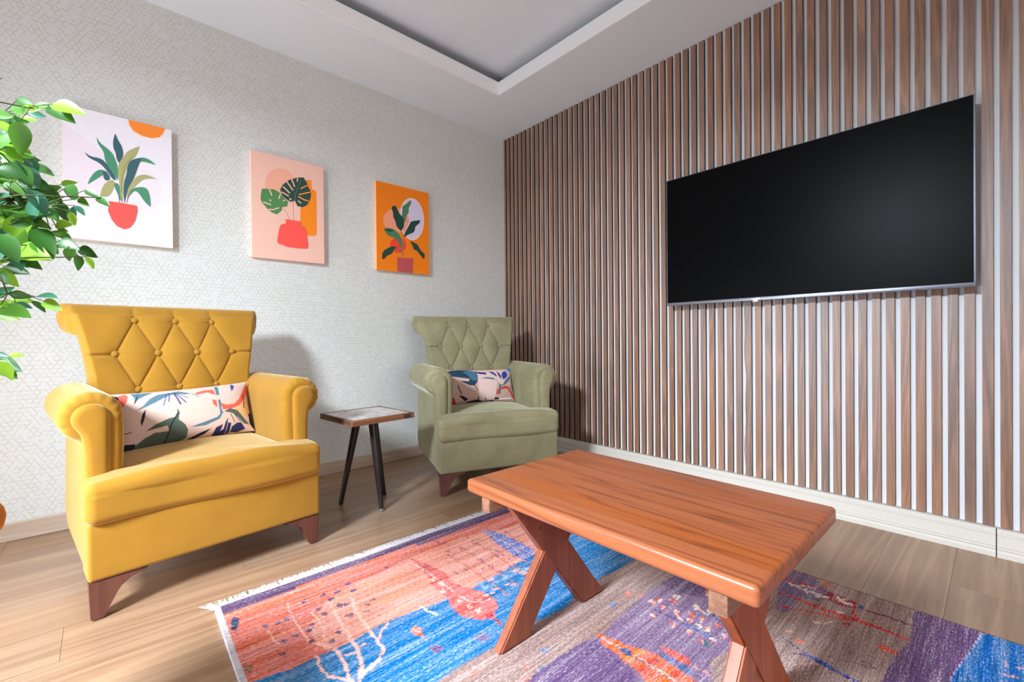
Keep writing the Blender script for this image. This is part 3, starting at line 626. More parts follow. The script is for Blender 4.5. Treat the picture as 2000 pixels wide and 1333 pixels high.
def make_chair(loc, rz, fabric, label, zsink):
    root = empty('armchair', loc, rz); tag(root, label, 'armchair', 'button-backed armchairs by the picture wall')
    # base
    v, f = rbox((.350, .058, .087), .012, 4, 3); v = v + np.array([0, .058, .118 + .087])
    v2, f2 = rbox((.30, .25, .08), .01, 2, 2); v2 = v2 + np.array([0, .36, .118 + .085])
    mesh('base', np.concatenate([v, v2]), f + [[i + len(v) for i in q] for q in f2], fabric, root, True)
    # seat cushion: wide front in front of the arms, narrower behind
    v, f = rbox((.357, .070, .0635), .030, 14, 5); v[:, 2] += np.where(v[:, 2] > 0, .022 * (1 - (v[:, 0] / .37) ** 2) * np.clip(v[:, 2] / .06, 0, 1), 0)
    v[:, 1] += -.006 * np.sin(v[:, 0] * 11) * (v[:, 1] < 0) * (v[:, 2] < .03); v[:, 2] += .0025 * np.sin(v[:, 0] * 21 + v[:, 1] * 30) * (v[:, 2] > .03)
    v = v + np.array([0, .052, .284 + .0635])
    v2, f2 = rbox((.252, .25, .062), .02, 14, 4); v2[:, 2] += np.where(v2[:, 2] > 0, .018 * (1 - (v2[:, 0] / .27) ** 2), 0); v2 = v2 + np.array([0, .31, .290 + .060])
    mesh('seat_cushion', np.concatenate([v, v2]), f + [[i + len(v) for i in q] for q in f2], fabric, root, True)
    # backrest
    nf = 210; nx = 190
    zf = np.linspace(.29, .945, nf); df = back_depth(zf); wf = np.interp(zf, [.28, .62, .70, .786, .86, .923, .95], [.276, .278, .284, .298, .312, .326, .331])
    ang = np.radians(np.linspace(162, -95, 46)); rd, rz_ = .700 + .064 * np.cos(ang), .9245 + .0635 * np.sin(ang)
    zr = np.linspace(.852, .15, 60); dr = np.interp(zr, [.15, .6, .852], [.655, .668, .694])
    D = np.concatenate([df, rd, dr]); Z = np.concatenate([zf, rz_, zr]); Wd = np.concatenate([wf, np.interp(ang, np.radians([-95, -65, -30, 10, 50, 90, 130, 162]), [.290, .322, .344, .350, .344, .330, .326, .329]), np.interp(zr, [.15, .62, .852], [.272, .274, .292])])
    N = len(D); u = np.linspace(-1, 1, nx); X = u[None, :] * Wd[:, None]; DD = np.repeat(D[:, None], nx, 1); ZZ = np.repeat(Z[:, None], nx, 1)
    hz = tuft(X, ZZ); isf = np.zeros((N, 1)); isf[:nf] = 1
    fade = np.clip((1 - np.abs(u[None, :])) / .05, 0, 1) ** .5
    roll_h = .011 * (1 - np.exp(-np.abs(X / BS - np.clip(np.round(X / BS), -1, 1)) / .09)); k_ = np.zeros((N, 1)); k_[nf:nf + 14, 0] = np.linspace(1, 0, 14)
    disp = isf * hz * fade + k_ * roll_h * fade
    DD = DD - disp * np.where(isf > 0, 1, .6); ZZ = ZZ + k_ * roll_h * .5
    rnd = np.clip((np.abs(u[None, :]) - .93) / .07, 0, 1) ** 2
    DD = DD + isf * .020 * rnd
    V = np.stack([X, DD, ZZ], -1).reshape(-1, 3).tolist(); F = []
    for j in range(N - 1):
        b = j * nx
        for i in range(nx - 1): F.append((b + i, b + i + 1, b + nx + i + 1, b + nx + i))
    # side caps: strips joining front and rear outline, puffed outwards
    sub = 16; apex = nf + int(np.argmin(np.abs(ang - math.pi / 2))); n_r = N - 1 - (nf + len(ang))
    jz = int(np.searchsorted(zf, .862)); pairs = []
    for j in range(apex + 1):
        if j <= jz: k2 = nf + len(ang) + int(np.argmin(np.abs(zr - min(zf[j], .851))))
        else: k2 = int(round(nf + len(ang) - 1 - (j - jz - 1) / max(1, apex - jz - 1) * (nf + len(ang) - 1 - apex)))
        pairs.append((j, k2))
    for s, col in ((-1, 0), (1, nx - 1)):
        rows = []
        for j, k2 in pairs:
            if k2 == j: rows.append([j * nx + col] * (sub + 1)); continue
            a = np.array(V[j * nx + col]); b = np.array(V[k2 * nx + col]); r = [j * nx + col]
            for t in range(1, sub):
                p = a + (b - a) * t / sub; p[0] += s * (.022 if j > jz else .006) * math.sin(math.pi * t / sub) ** .6
                if p[2] > .872:
                    ph = math.degrees(math.atan2(p[2] - .858, p[1] - .672)); p[0] -= s * .006 * sum(math.exp(-((ph - c) / 4.5) ** 2) for c in (40, 66, 94))
                r.append(len(V)); V.append(p.tolist())
            r.append(k2 * nx + col); rows.append(r)
        for r0, r1 in zip(rows, rows[1:]):
            for t in range(sub):
                q = []
                for i_ in (r0[t], r0[t + 1], r1[t + 1], r1[t]):
                    if i_ not in q: q.append(i_)
                if len(q) > 2: F.append(tuple(q))
    br = mesh('backrest', V, F, fabric, root, True)
    for (bx, bz) in BTN:
        bm = bmesh.new(); bmesh.ops.create_uvsphere(bm, u_segments=12, v_segments=8, radius=.0125)
        for q in bm.verts: q.co.y *= .55
        slope = math.atan((back_depth(bz + .01) - back_depth(bz - .01)) / .02)
        o = bm_obj('button', bm, fabric, br, True, loc=(bx, float(back_depth(bz)) - .0015, bz)); o.rotation_euler = (-slope, 0, 0)
    # arms
    for s in (-1, 1):
        arc = [(.325 + .079 * math.cos(math.radians(a)), .598 + .079 * math.sin(math.radians(a))) for a in np.linspace(178, -66, 60)]
        outl = [(.262, .30), (.250, .40), (.246, .50)] + arc + [(.352, .518), (.347, .505), (.350, .30), (.352, .20), (.346, .125), (.30, .122), (.30, .30)]
        P = resample(outl, 170)
        # angle round the scroll for the gathered pleats
        th = np.arctan2(P[:, 1] - .598, P[:, 0] - .325); sc = np.hypot(P[:, 0] - .325, P[:, 1] - .598)
        on_sc = ((sc < .09) & (sc > .07) & (P[:, 1] > .55)).astype(float); ple = on_sc * (.5 + .5 * np.cos(th * 15)) ** 3
        rings = []
        for y, d, g in ((.098, .034, 1), (.097, .024, 1), (.101, .012, 1), (.110, .0045, .9), (.122, .001, .6), (.135, 0, .3), (.152, 0, 0), (.22, 0, 0), (.36, 0, 0), (.50, 0, 0), (.62, 0, 0)):
            Q = inset(P, d + ple * g * .0045)
            rings.append([(s * a, y, b) for a, b in Q])
        V, F = loft(rings); a_ = mesh('armrest', V, F, fabric, root, True, angle=60)
        arc = [(.329 + .044 * math.cos(math.radians(a)), .596 + .044 * math.sin(math.radians(a))) for a in np.linspace(175, -42, 26)]
        P = resample([(.290, .30), (.287, .45)] + arc + [(.350, .545), (.344, .50), (.342, .30)], 80)
        rings = [[(s * a, y, b) for a, b in inset(P, d)] for y, d in ((.110, -.001), (.098, -.0015), (.090, .001), (.086, .005), (.083, .012), (.082, .018))]
        V, F = loft(rings); mesh('arm_front', V, F, fabric, a_, True, angle=70)
    # legs
    for s in (-1, 1):
        bm = bmesh.new(); P = [(.347, .1185), (.205, .1185), (.212, .110), (.252, .098), (.276, .086), (.286, .070), (.312, 0), (.343, 0)]
        prism(bm, [(s * a, b) for a, b in P], 1, .006, .056)
        for q in bm.verts:
            if q.co.z < .02 and q.co.y > .03: q.co.y -= .018
        bmesh.ops.bevel(bm, geom=[e for e in bm.edges], offset=.004, segments=2, affect='EDGES'); bm_obj('leg', bm, MLEG, root, True, 35)
        bm = bmesh.new(); P = [(.56, .1185), (.64, .1185), (.665, 0), (.635, 0)]
        prism(bm, P, 0, s * .17, s * .215); bmesh.ops.bevel(bm, geom=bm.edges[:], offset=.003, segments=1, affect='EDGES'); bm_obj('leg', bm, MLEG, root, True, 35)
    return root
MYEL = velvet('yellow_velvet', (166, 119, 36), (255, 236, 190), .07); MGRN = velvet('sage_velvet', (138, 132, 102), (206, 206, 180), .18)
make_chair((-2.21, -.961, 0), .1149, MYEL, 'mustard yellow velvet armchair with button-tufted back, left of the small side table', 0)
make_chair((-.891, -.951, 0), -.3522, MGRN, 'sage green velvet armchair with button-tufted back in the corner by the slat wall', 0)

# ------------------------------------------------------------------ lumbar cushions
def cushion(chair, local, tilt, roll, hw, hh, base, corners, shapes, lines, label):
    nu, nv = 300, 150; u = np.linspace(-1, 1, nu); v = np.linspace(-1, 1, nv); UU, VV = np.meshgrid(u, v)
    f = (np.clip(1 - np.abs(UU) ** 2.6, 0, 1) ** .55) * (np.clip(1 - np.abs(VV) ** 2.4, 0, 1) ** .55)
    th = .062 * f + .004 * np.sin(UU * 9 + VV * 3) * f * (1 - f)
    Xc = hw * UU * (1 - .045 * (1 - VV ** 2) * np.abs(UU) ** 3); Zc = hh * VV * (1 - .08 * (1 - UU ** 2) * np.abs(VV) ** 3)
    # paint in the pixel frame of the photo crop, bilinear between the four corners (TL TR BR BL)
    TL, TR, BR, BL = [np.array(c, float) for c in corners]; s = (UU + 1) / 2; t = (1 - VV) / 2
    PX = (TL[0] * (1 - s) + TR[0] * s) * (1 - t) + (BL[0] * (1 - s) + BR[0] * s) * t; PY = (TL[1] * (1 - s) + TR[1] * s) * (1 - t) + (BL[1] * (1 - s) + BR[1] * s) * t
    Cc = np.zeros(UU.shape + (3,)); Cc[:] = lin(base)[:3]
    for c, P in shapes: Cc[inpoly(PX, PY, P)] = lin(c)[:3]
    for c, P, wd in lines: Cc[nearline(PX, PY, P, wd)] = lin(c)[:3]
    fr = np.stack([Xc, -th, Zc], -1).reshape(-1, 3); bk = np.stack([Xc, th, Zc], -1).reshape(-1, 3)
    idx = np.arange(nu * nv).reshape(nv, nu)
    q1 = np.stack([idx[:-1, :-1], idx[:-1, 1:], idx[1:, 1:], idx[1:, :-1]], -1).reshape(-1, 4); q2 = q1[:, ::-1] + nu * nv
    me = bpy.data.meshes.new('lumbar_cushion'); me.from_pydata(np.concatenate([fr, bk]).tolist(), [], np.concatenate([q1, q2]).tolist())
    col = np.concatenate([Cc.reshape(-1, 3)] * 2); col = np.concatenate([col, np.ones((len(col), 1))], 1).astype(np.float32)
    at = me.color_attributes.new('paint', 'FLOAT_COLOR', 'POINT'); at.data.foreach_set('color', col.ravel())
    me.materials.append(attr_mat('cushion_cotton', .9)); me.polygons.foreach_set('use_smooth', [True] * len(me.polygons))
    o = bpy.data.objects.new('lumbar_cushion', me); link(o)
    lx, ly, rz = chair; R = Matrix.Translation((lx, ly, 0)) @ Matrix.Rotation(rz, 4, 'Z')
    o.matrix_world = R @ Matrix.Translation(local) @ Matrix.Rotation(math.radians(roll), 4, 'Y') @ Matrix.Rotation(math.radians(-tilt), 4, 'X')
    return tag(o, label, 'cushion', 'patterned lumbar cushions on the armchairs')
TL_, NV, GG, CO = (84, 118, 132), (44, 48, 92), (84, 96, 86), (226, 96, 80)
cushion((-2.21, -.961, .1149), (.006, .447, .527), 22, -1.5, .238, .118, (214, 186, 174), ((170, 330), (1820, 150), (1920, 765), (215, 1020)), [
    ((34, 36, 52), [(100, 330), (240, 370), (232, 560), (180, 560)]),
    (CO, [(240, 360), (320, 335), (340, 370), (320, 440), (270, 500), (245, 620), (230, 560), (235, 450)]),
    (TL_, [(370, 330), (620, 315), (520, 370), (440, 420), (395, 475), (400, 400)]),
    (TL_, [(390, 565), (480, 510), (560, 420), (650, 360), (800, 330), (880, 310), (1040, 350), (960, 365), (860, 350), (760, 385), (640, 455), (520, 520)]),
    ((40, 40, 50), [(510, 550), (495, 640), (460, 740), (445, 690), (470, 600)]),
    (GG, [(330, 985), (420, 930), (500, 870), (600, 820), (760, 800), (740, 740), (500, 800), (600, 730), (760, 660), (850, 640), (860, 540), (885, 590), (870, 670), (950, 730), (985, 790), (975, 880), (880, 930), (720, 955), (500, 1000)]),
    ((40, 44, 48), [(280, 930), (400, 930), (380, 1010), (270, 1030)]),
    (CO, [(1090, 340), (1210, 300), (1320, 290), (1345, 370), (1240, 335), (1100, 370)]), (CO, [(1290, 430), (1345, 440), (1355, 525), (1300, 490)]),
    (CO, [(1400, 470), (1480, 490), (1600, 470), (1680, 400), (1760, 280), (1800, 200), (1850, 140), (1830, 330), (1700, 470), (1560, 530), (1430, 550)]),
    ((226, 180, 128), [(1600, 530), (1700, 460), (1810, 350), (1850, 600), (1760, 620), (1700, 590)]),
    (TL_, [(1340, 240), (1390, 240), (1392, 370), (1350, 370)]), (TL_, [(1366, 430), (1402, 430), (1412, 560), (1432, 580), (1380, 660), (1200, 740), (1000, 762), (1150, 710), (1350, 640), (1392, 600)]),
    (GG, [(1440, 570), (1530, 530), (1640, 545), (1720, 610), (1830, 700), (1740, 695), (1640, 620), (1560, 585)]),
    ((52, 74, 160), [(1580, 195), (1620, 220), (1610, 260), (1570, 315), (1560, 250)]),
    ((34, 34, 48), [(960, 915), (1150, 820), (1285, 768), (1200, 835), (1080, 890)]), (NV, [(1300, 855), (1340, 760), (1430, 720), (1400, 800), (1440, 780), (1462, 700), (1500, 640), (1484, 750), (1470, 840)]),
    (NV, [(1475, 835), (1500, 700), (1545, 700), (1530, 815)]), (NV, [(1540, 810), (1560, 740), (1640, 690), (1700, 690), (1765, 755), (1650, 800)]), ((34, 34, 48), [(1830, 560), (1900, 560), (1925, 770), (1840, 690)])],
    [((60, 76, 150), [(785, 335), (770, 460)], 13), ((60, 76, 150), [(760, 345), (705, 505)], 11), ((50, 60, 120), [(835, 345), (900, 490)], 18), ((50, 60, 120), [(850, 345), (965, 470)], 13), ((70, 86, 120), [(860, 345), (990, 410)], 9),
     ((36, 42, 50), [(862, 600), (790, 720), (720, 940)], 15), ((40, 44, 80), [(1740, 340), (1765, 420), (1755, 500)], 15), ((44, 48, 70), [(440, 370), (395, 470)], 12), ((70, 86, 120), [(1040, 350), (1130, 395)], 9), ((44, 40, 40), [(270, 815), (350, 800)], 9),
     ((40, 36, 60), [(1600, 600), (1690, 680)], 10), ((40, 36, 60), [(1540, 600), (1600, 690)], 10)],
    'long printed cushion with large grey-green leaves, in the yellow armchair')
cushion((-.891, -.951, -.3522), (.022, .447, .527), 22, .5, .232, .116, (196, 162, 150), ((90, 250), (1750, 120), (1880, 1005), (120, 1120)), [
    ((218, 188, 182), [(840, 250), (1600, 200), (1760, 300), (1760, 620), (1300, 640), (1280, 1000), (900, 1030), (860, 780)]),
    ((36, 62, 82), [(150, 300), (420, 250), (640, 240), (820, 340), (850, 430), (830, 580), (760, 690), (640, 680), (400, 570), (620, 585), (650, 520), (380, 480), (150, 430)]), ((70, 108, 128), [(500, 320), (640, 245), (820, 340), (850, 430), (830, 560), (700, 560), (620, 430)]),
    ((46, 48, 110), [(760, 310), (1060, 330), (1060, 390), (880, 380)]),
    (TL_, [(900, 495), (1080, 460), (1230, 470), (1350, 580), (1420, 640), (1480, 620), (1560, 500), (1680, 390), (1740, 370), (1650, 520), (1580, 610), (1430, 670), (1420, 870), (1370, 870), (1380, 680), (1350, 600), (1280, 520), (1080, 505)]),
    ((48, 60, 140), [(1120, 290), (1230, 290), (1310, 370), (1330, 440), (1220, 370)]), ((44, 52, 110), [(1320, 270), (1390, 320), (1440, 420), (1440, 500), (1370, 400)]), ((44, 70, 160), [(1450, 400), (1470, 300), (1570, 240), (1625, 320), (1600, 420), (1500, 500)]),
    ((84, 136, 196), [(1610, 210), (1630, 110), (1760, 120), (1760, 225), (1650, 230)]),
    ((196, 74, 62), [(1300, 880), (1320, 760), (1420, 700), (1560, 650), (1680, 690), (1780, 830), (1880, 960), (1870, 1010), (1760, 900), (1640, 740), (1560, 720), (1440, 760), (1370, 830), (1370, 890)]), ((70, 108, 120), [(1372, 650), (1420, 650), (1418, 870), (1372, 870)]),
    ((176, 50, 52), [(100, 980), (270, 960), (340, 1120), (100, 1130)]), ((44, 34, 40), [(380, 910), (480, 930), (610, 1000), (560, 1060), (450, 985)]), ((44, 40, 50), [(600, 1070), (850, 1015), (1000, 1055), (1280, 1015), (1280, 1060), (1000, 1110), (600, 1130)]), ((44, 40, 50), [(1280, 960), (1380, 950), (1400, 990), (1290, 1010)])],
    [((50, 40, 46), [(362, 690), (400, 790), (440, 880)], 26), ((70, 50, 46), [(770, 690), (830, 810)], 20), ((44, 40, 56), [(860, 960), (890, 1050)], 22), ((44, 40, 56), [(1040, 970), (1080, 1030)], 20), ((244, 240, 244), [(1420, 990), (1720, 945)], 26), ((40, 34, 34), [(1760, 640), (1800, 720)], 20)],
    'long printed cushion with dark blue petals, in the green armchair')

# ------------------------------------------------------------------ coffee table
MTAB = wood('stained_pine', (150, 78, 38), (206, 124, 68), 1, rough=.36, grain=40, ring=5, var=.10, spec=.5, ringamt=.55)
def board_mat(): return wood('stained_pine_top', (178, 99, 55), (116, 56, 30), 1, rough=.36, grain=46, ring=9, var=.07, spec=.5, ringamt=.42, rpow=3.2, drift=.35)
MTOP = board_mat(); MTAB2 = wood('stained_pine_leg', (122, 58, 32), (170, 90, 52), 2, rough=.42, grain=30, ring=4, var=.12, ringamt=.3)
MEND = wood('pine_end_grain', (116, 74, 56), (160, 116, 92), 0, rough=.6, grain=80, ring=20, var=.1, ringamt=.3)
ct = empty('coffee_table', (-1.5445, -2.197, 0)); tag(ct, 'stained pine coffee table with crossed legs standing on the colourful rug', 'table')
TX_, TY_, TH, TT = .2395, .3715, .449, .036
# the top is edge-glued from boards
nb_ = 7; bw = 2 * TX_ / nb_
for i in range(nb_):
    a, b = -TX_ + i * bw, -TX_ + (i + 1) * bw
    bm = bmesh.new(); add_box(bm, (a + .00006, -TY_, TH - TT), (b - .00006, TY_, TH))
    ed = []
    for e in bm.edges:
        m_ = (e.verts[0].co + e.verts[1].co) / 2; d = (e.verts[0].co - e.verts[1].co)
        ysd = abs(abs(m_.y) - TY_) < 1e-4 and abs(d.x) > 1e-3
        xo = (i == 0 and abs(m_.x - a) < 1e-3 or i == nb_ - 1 and abs(m_.x - b) < 1e-3) and abs(d.x) < 1e-3
        if ysd or xo: ed.append(e)
    bmesh.ops.bevel(bm, geom=ed, offset=.009, segments=4, profile=.5, affect='EDGES')
    o = bm_obj('board', bm, MTOP, ct, True, 32)
zb = TH - TT
for sy in (-1, 1):
    yo = sy * .321; ya, yb_ = sorted((yo, sy * .287))
    box('batten', (-.228, ya, zb - .042), (.228, yb_, zb - .0003), MEND, ct, .005)
    for sx in (-1, 1):
        bm = bmesh.new()
        # plank from upper (-sx) corner to lower (sx) foot, mitred level at both ends
        zt = zb - .0003; hx = .054; P = [(-sx * .146 - hx, zt), (-sx * .146 + hx, zt), (sx * .170 + hx, .0096), (sx * .170 - hx, .0096)]
        off = 0 if sx > 0 else .0012
        y0, y1 = sorted((sy * (.286 - off), sy * (.254 + off)))
        if sx < 0: y0, y1 = y0 + .0004, y1 - .0004
        prism(bm, P, 1, y0, y1); bmesh.ops.bevel(bm, geom=bm.edges[:], offset=.004, segments=2, affect='EDGES')
        bm_obj('leg', bm, MTAB2, ct, True, 32)
    for sx in (0,):
        bm = bmesh.new(); tube(bm, [(-.05 - .02, sy * .2535, .30), (-.05 - .02, sy * .2525, .30)], .006, 10); bm_obj('screw_head', bm, plain('brass_screw', (110, 70, 40), .5, .4), ct)

# ------------------------------------------------------------------ side table
st = empty('side_table', (-1.527, -.640, 0), math.radians(4.5)); tag(st, 'small square side table with pale inlaid top and three dark tapered legs between the armchairs', 'table')
MEDGE = wood('reclaimed_edge', (92, 58, 38), (164, 108, 72), 0, rough=.55, grain=30, ring=8, var=.3, ringamt=.4); MEDGEY = wood('reclaimed_edge_y', (82, 54, 40), (170, 122, 92), 1, rough=.55, grain=30, ring=8, var=.3, ringamt=.4)
t_ = NT('marbled_inlay'); v = t_.obj(); n1 = t_.noise(v, 22, 5, .7, .8); n2 = t_.noise(v, 60, 3, .6)
MIN = t_.P(Base_Color=t_.ramp(t_.math('ADD', t_.math('MULTIPLY', n1, .7), t_.math('MULTIPLY', n2, .3)), [(.36, lin((120, 126, 134))), (.46, lin((196, 192, 192))), (.60, lin((222, 214, 210)))]), Roughness=.35)
hs = .168; z0_, z1_t = .434, .461
box('edge_strip', (-hs, -hs, z0_), (hs, -hs + .016, z1_t), MEDGE, st, .0015, 1); box('edge_strip', (-hs, hs - .016, z0_), (hs, hs, z1_t), MEDGE, st, .0015, 1)
box('edge_strip', (-hs, -hs + .0163, z0_), (-hs + .016, hs - .0163, z1_t), MEDGEY, st, .0015, 1); box('edge_strip', (hs - .016, -hs + .0163, z0_), (hs, hs - .0163, z1_t), MEDGEY, st, .0015, 1)
box('top_inlay', (-hs + .0162, -hs + .0162, z0_ + .001), (hs - .0162, hs - .0162, z1_t - .0012), MIN, st)
box('edge_inset', (hs - .062, -hs - .0012, z0_ + .004), (hs - .022, -hs, z1_t - .004), plain('dark_inset', (58, 50, 48), .6), st)
MDRK = plain('dark_bronze_leg', (44, 36, 34), .32, .25)
cx, cy, a = -1.527, -.640, math.radians(4.5)
for fx, fy, cap in ((-1.634, -.552, 0), (-1.524, -.782, 1), (-1.410, -.580, 0)):
    dx, dy = fx - cx, fy - cy; lx, ly = dx * math.cos(a) + dy * math.sin(a), -dx * math.sin(a) + dy * math.cos(a)
    top = Vector((lx * .36, ly * .36, .4342)); foot = Vector((lx, ly, .0)); d = (top - foot)
    bm = bmesh.new(); n = 10; tube(bm, [foot + d * (k / n) for k in range(n + 1)], [.0106 + .0098 * (k / n) for k in range(n + 1)], 18)
    for q in bm.verts: q.co.z = max(q.co.z, .0002); q.co.z = min(q.co.z, .4339)
    lg = bm_obj('leg', bm, MDRK, st, True, 50)
    bm = bmesh.new(); tube(bm, [foot + d * .001, foot + d * .022], [.0116, .0118], 16)
    for q in bm.verts: q.co.z = max(q.co.z, .0001)
    bm_obj('foot_cap', bm, plain('foot_cap_metal', (150, 146, 140), .35, .6) if cap else MDRK, lg, True, 50)

# ------------------------------------------------------------------ potted tree at the left edge
pt = empty('potted_tree', (-2.829, -1.725, 0)); tag(pt, 'small leafy green tree in an orange planter at the left edge', 'plant')
pot_prof = [(0, 0), (.125, 0), (.135, .015), (.140, .25), (.146, .45), (.158, .500), (.178, .520), (.190, .536), (.1925, .548), (.190, .560), (.178, .575), (.160, .578), (.152, .570), (.150, .545), (0, .54)]
bm = bmesh.new(); n = 40; pr = []
for i in range(len(pot_prof) - 1):
    pr.append(pot_prof[i])
rings = [[bm.verts.new((r * math.cos(2 * math.pi * k / n), r * math.sin(2 * math.pi * k / n), z)) for k in range(n)] for r, z in pot_prof[1:-1]]
for A_, B_ in zip(rings, rings[1:]):
    for k in range(n): bm.faces.new((A_[k], A_[(k + 1) % n], B_[(k + 1) % n], B_[k]))
bm.faces.new(rings[0][::-1]); bm.faces.new(rings[-1])
bm_obj('pot', bm, velvet('terracotta_orange', (186, 96, 22), (226, 150, 70), .2), pt, True, 50)
lm = []
for nm, c, tr in (('leaf_dark', (48, 92, 34), .22), ('leaf_mid', (78, 128, 42), .28), ('leaf_lime', (126, 172, 48), .35), ('leaf_teal', (58, 112, 86), .2)):
    t_ = NT(nm); v = t_.obj(); nn_ = t_.noise(v, 30, 3); cc = t_.mix(nn_, lin(c), lin(tuple(min(255, int(q * 1.2)) for q in c)))
    t_.P(Base_Color=cc, Roughness=.38, Specular_IOR_Level=.5)
    tl = t_.n('BsdfTranslucent'); t_.set(tl.inputs[0], lin(tuple(min(255, int(q * 1.25 + 10)) for q in c))); mx = t_.n('MixShader'); mx.inputs[0].default_value = tr
    t_.t.links.new(t_.b.outputs[0], mx.inputs[1]); t_.t.links.new(tl.outputs[0], mx.inputs[2]); t_.t.links.new(mx.outputs[0], t_.out.inputs[0]); lm.append(t_.m)
def leaf_mesh(m_, wd, curl):
    bm = bmesh.new(); ns = 9; rows = []
    for i in range(ns + 1):
        t = i / ns; ww = wd * (math.sin(math.pi * t ** .8) ** .8 if 0 < t < 1 else 0) * (1 - .25 * t); zz = -curl * t * t
        rows.append([bm.verts.new((-ww, t, zz + ww * .35)), bm.verts.new((0, t, zz)), bm.verts.new((ww, t, zz + ww * .35))])
    for A_, B_ in zip(rows, rows[1:]):
        for k in range(2): bm.faces.new((A_[k], A_[k + 1], B_[k + 1], B_[k]))
    bmesh.ops.remove_doubles(bm, verts=bm.verts[:], dist=1e-5)
    tube(bm, [(0, -.16, .02), (0, 0.0, 0)], .012, 4)
    me = bpy.data.meshes.new('leaf'); bm.to_mesh(me); bm.free(); me.materials.append(m_); me.polygons.foreach_set('use_smooth', [True] * len(me.polygons)); return me
LME = [leaf_mesh(lm[i % 4], wd, cu) for i, (wd, cu) in enumerate(((.26, .10), (.28, .12), (.28, .08), (.25, .1), (.30, .2), (.25, .05), (.27, .16), (.28, .14)))]
PB = np.array(pt.location); leaf_bases = []
def leaf(base, tip, kind, roll=None):
    base = np.array(base); tip = np.array(tip); d = tip - base; L = np.linalg.norm(d); yv = Vector(d / L)
    up = Vector(tuple(CAM - base)).normalized() + Vector((rng.uniform(-.7, .7), rng.uniform(-.5, .5), rng.uniform(-.2, .9)))
    zv = (up - yv * up.dot(yv)).normalized(); xv = yv.cross(zv)
    Mx = Matrix(((xv.x, yv.x, zv.x, base[0] - PB[0]), (xv.y, yv.y, zv.y, base[1] - PB[1]), (xv.z, yv.z, zv.z, base[2] - PB[2]), (0, 0, 0, 1)))
    o = bpy.data.objects.new('leaf', LME[kind % 4 + 4 * int(rng.integers(2))]); link(o, pt); o.matrix_local = Mx @ Matrix.Diagonal((L, L, L, 1)); leaf_bases.append(base)
def leaf_px(x0, y0, x1, y1, kind, dep=.79):
    dd = dep + rng.uniform(-.035, .035); L = math.hypot(x1 - x0, y1 - y0)
    base = CAM + ray(x0, y0) * dd; tip = CAM + ray(x1, y1) * (dd + rng.uniform(-.3, .3) * L / FPX * dd)
    leaf(base, tip, kind)
KD, KM, KL, KT = 0, 1, 2, 3
for a in ((103, 205, 160, 216, KL), (97, 206, 138, 232, KD), (68, 208, 104, 208, KM), (52, 214, 15, 214, KM), (34, 194, 64, 207, KD), (56, 218, 88, 228, KT), (-10, 220, 26, 228, KM), (8, 235, 55, 238, KD), (36, 233, 72, 235, KL), (-14, 238, 27, 259, KL), (-20, 230, 39, 253, KD), (-8, 262, 23, 269, KD), (48, 212, 78, 211, KL),
          (60, 370, 108, 403, KD), (92, 368, 122, 397, KD), (119, 361, 150, 355, KL), (122, 370, 166, 383, KD), (168, 372, 190, 383, KD), (190, 386, 213, 402, KD), (154, 388, 172, 402, KM), (117, 394, 130, 434, KD), (134, 432, 146, 402, KT), (146, 402, 166, 420, KT), (138, 414, 146, 442, KL), (108, 440, 142, 438, KL), (112, 446, 133, 452, KM),
          (155, 484, 188, 502, KD), (168, 502, 184, 526, KL), (151, 498, 156, 529, KD), (130, 484, 136, 511, KM), (134, 482, 148, 505, KM), (117, 470, 148, 484, KD), (98, 452, 140, 470, KM), (100, 476, 113, 497, KM),
          (70, 580, 110, 578, KT), (84, 588, 118, 604, KL), (62, 588, 91, 610, KD), (18, 588, 66, 586, KL), (20, 574, 60, 580, KD), (-6, 604, 56, 614, KM), (0, 612, 37, 626, KL), (30, 592, 64, 602, KT), (-20, 580, 26, 562, KT), (-10, 590, 20, 600, KL),
          (-8, 692, 15, 697, KT), (14, 695, 48, 694, KL), (-10, 702, 33, 722, KD), (-12, 706, 27, 737, KL), (-16, 700, 30, 738, KM),
          (10, 520, 55, 534, KD), (-8, 525, 36, 560, KL), (-10, 540, 30, 548, KD), (28, 290, 73, 319, KM), (15, 290, 45, 317, KL), (12, 276, 60, 298, KL), (-10, 275, 22, 292, KT), (48, 312, 64, 322, KT), (30, 330, 82, 352, KL), (28, 325, 66, 342, KT), (10, 340, 70, 352, KM), (8, 357, 36, 380, KM), (0, 330, 28, 330, KL), (-10, 305, 20, 327, KM),
          (12, 492, 78, 520, KD), (30, 488, 96, 504, KL), (64, 470, 92, 500, KM), (14, 456, 38, 452, KL), (75, 420, 108, 422, KM), (48, 410, 70, 440, KM), (5, 412, 50, 440, KD), (60, 395, 90, 420, KD), (90, 405, 115, 432, KD)): leaf_px(*a)
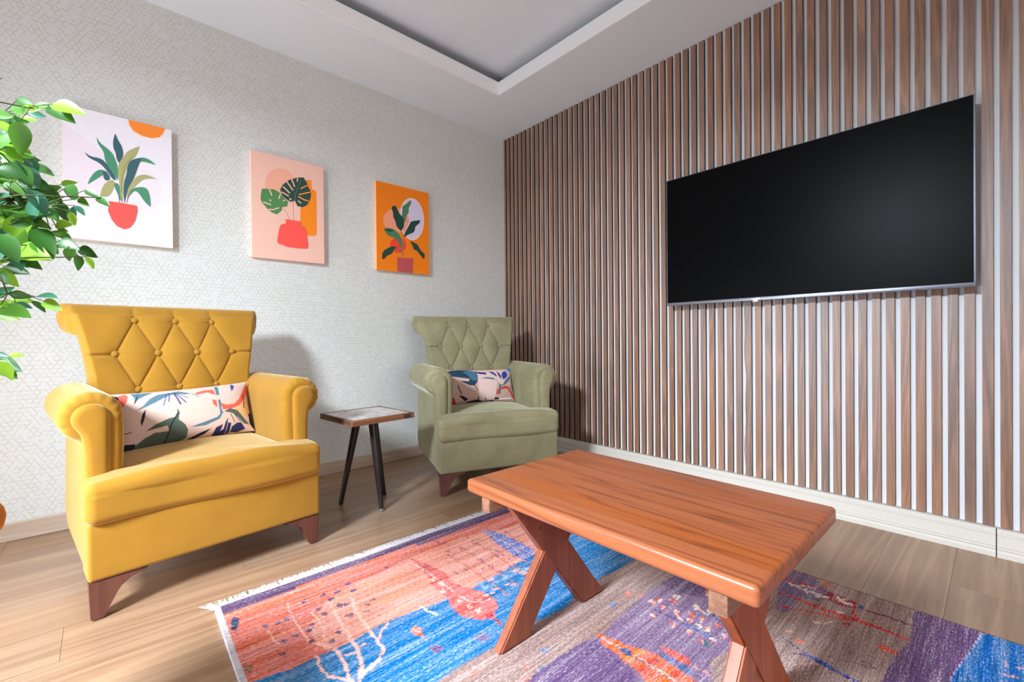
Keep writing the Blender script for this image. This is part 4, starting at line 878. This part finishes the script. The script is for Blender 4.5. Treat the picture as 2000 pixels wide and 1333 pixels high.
for i in range(215):   # inner foliage of the crown, partly left of the frame
    x = rng.uniform(-170, 92); y = rng.uniform(268, 520) if x > -40 else rng.uniform(215, 640)
    if x > 40 and (y > 495 or y < 320): continue
    a = rng.normal(.25, .7); L = rng.uniform(48, 70)
    leaf_px(x - L * .5 * math.cos(a), y - L * .5 * math.sin(a), x + L * .5 * math.cos(a), y + L * .5 * math.sin(a), [KD, KM, KD, KL, KT, KM][i % 6], rng.uniform(.73, .88))
for i in range(40):    # the far side of the crown
    th = rng.uniform(0, 6.28); r_ = rng.uniform(.08, .22); zz = rng.uniform(.92, 1.28)
    b = np.array([PB[0] - .06 + r_ * math.cos(th), PB[1] + r_ * math.sin(th), zz])
    q_, d_ = px(b)
    if d_ > .1 and q_[0] > -25: continue
    dv = np.array([math.cos(th), math.sin(th), rng.uniform(-.8, .3)]); leaf(b, b + dv / np.linalg.norm(dv) * .046, i)
MBARK = paint('trunk_bark', (98, 76, 56), .8, .4, 60)
bm = bmesh.new(); tube(bm, [(0, 0, .54), (.008, .006, .7), (-.008, .0, .85), (.004, -.006, 1.0), (0, 0, 1.22)], [.012, .011, .010, .008, .004], 10); bm_obj('trunk', bm, MBARK, pt, True)
bm = bmesh.new()
lb = np.array(leaf_bases) - PB
cl = []
for p in lb:      # gather leaf stalks on shared boughs
    for c in cl:
        if np.linalg.norm(c[0] - p) < .085: c[1].append(p); break
    else: cl.append([p, [p]])
for c, ps in cl:
    m_ = np.mean(ps, 0); z0b = min(max(m_[2] - .06 - .25 * math.hypot(m_[0], m_[1]), .64), 1.18); s0 = np.array([0, 0, z0b]); q = m_ - s0
    ctl = [s0, s0 + q * .35 + np.array([0, 0, .03]), s0 + q * .7 + np.array([0, 0, .03]), m_]
    tube(bm, ctl, [.0026, .0018, .0012, .0008], 6)
    for p in ps: 
        if np.linalg.norm(p - m_) > .003: tube(bm, [m_ * .9 + ctl[2] * .1, (m_ + p) / 2 + np.array([0, 0, .004]), p], [.0010, .0008, .0006], 5)
bm_obj('branches', bm, paint('twig_bark', (96, 108, 62), .7, .3, 60), pt, True)
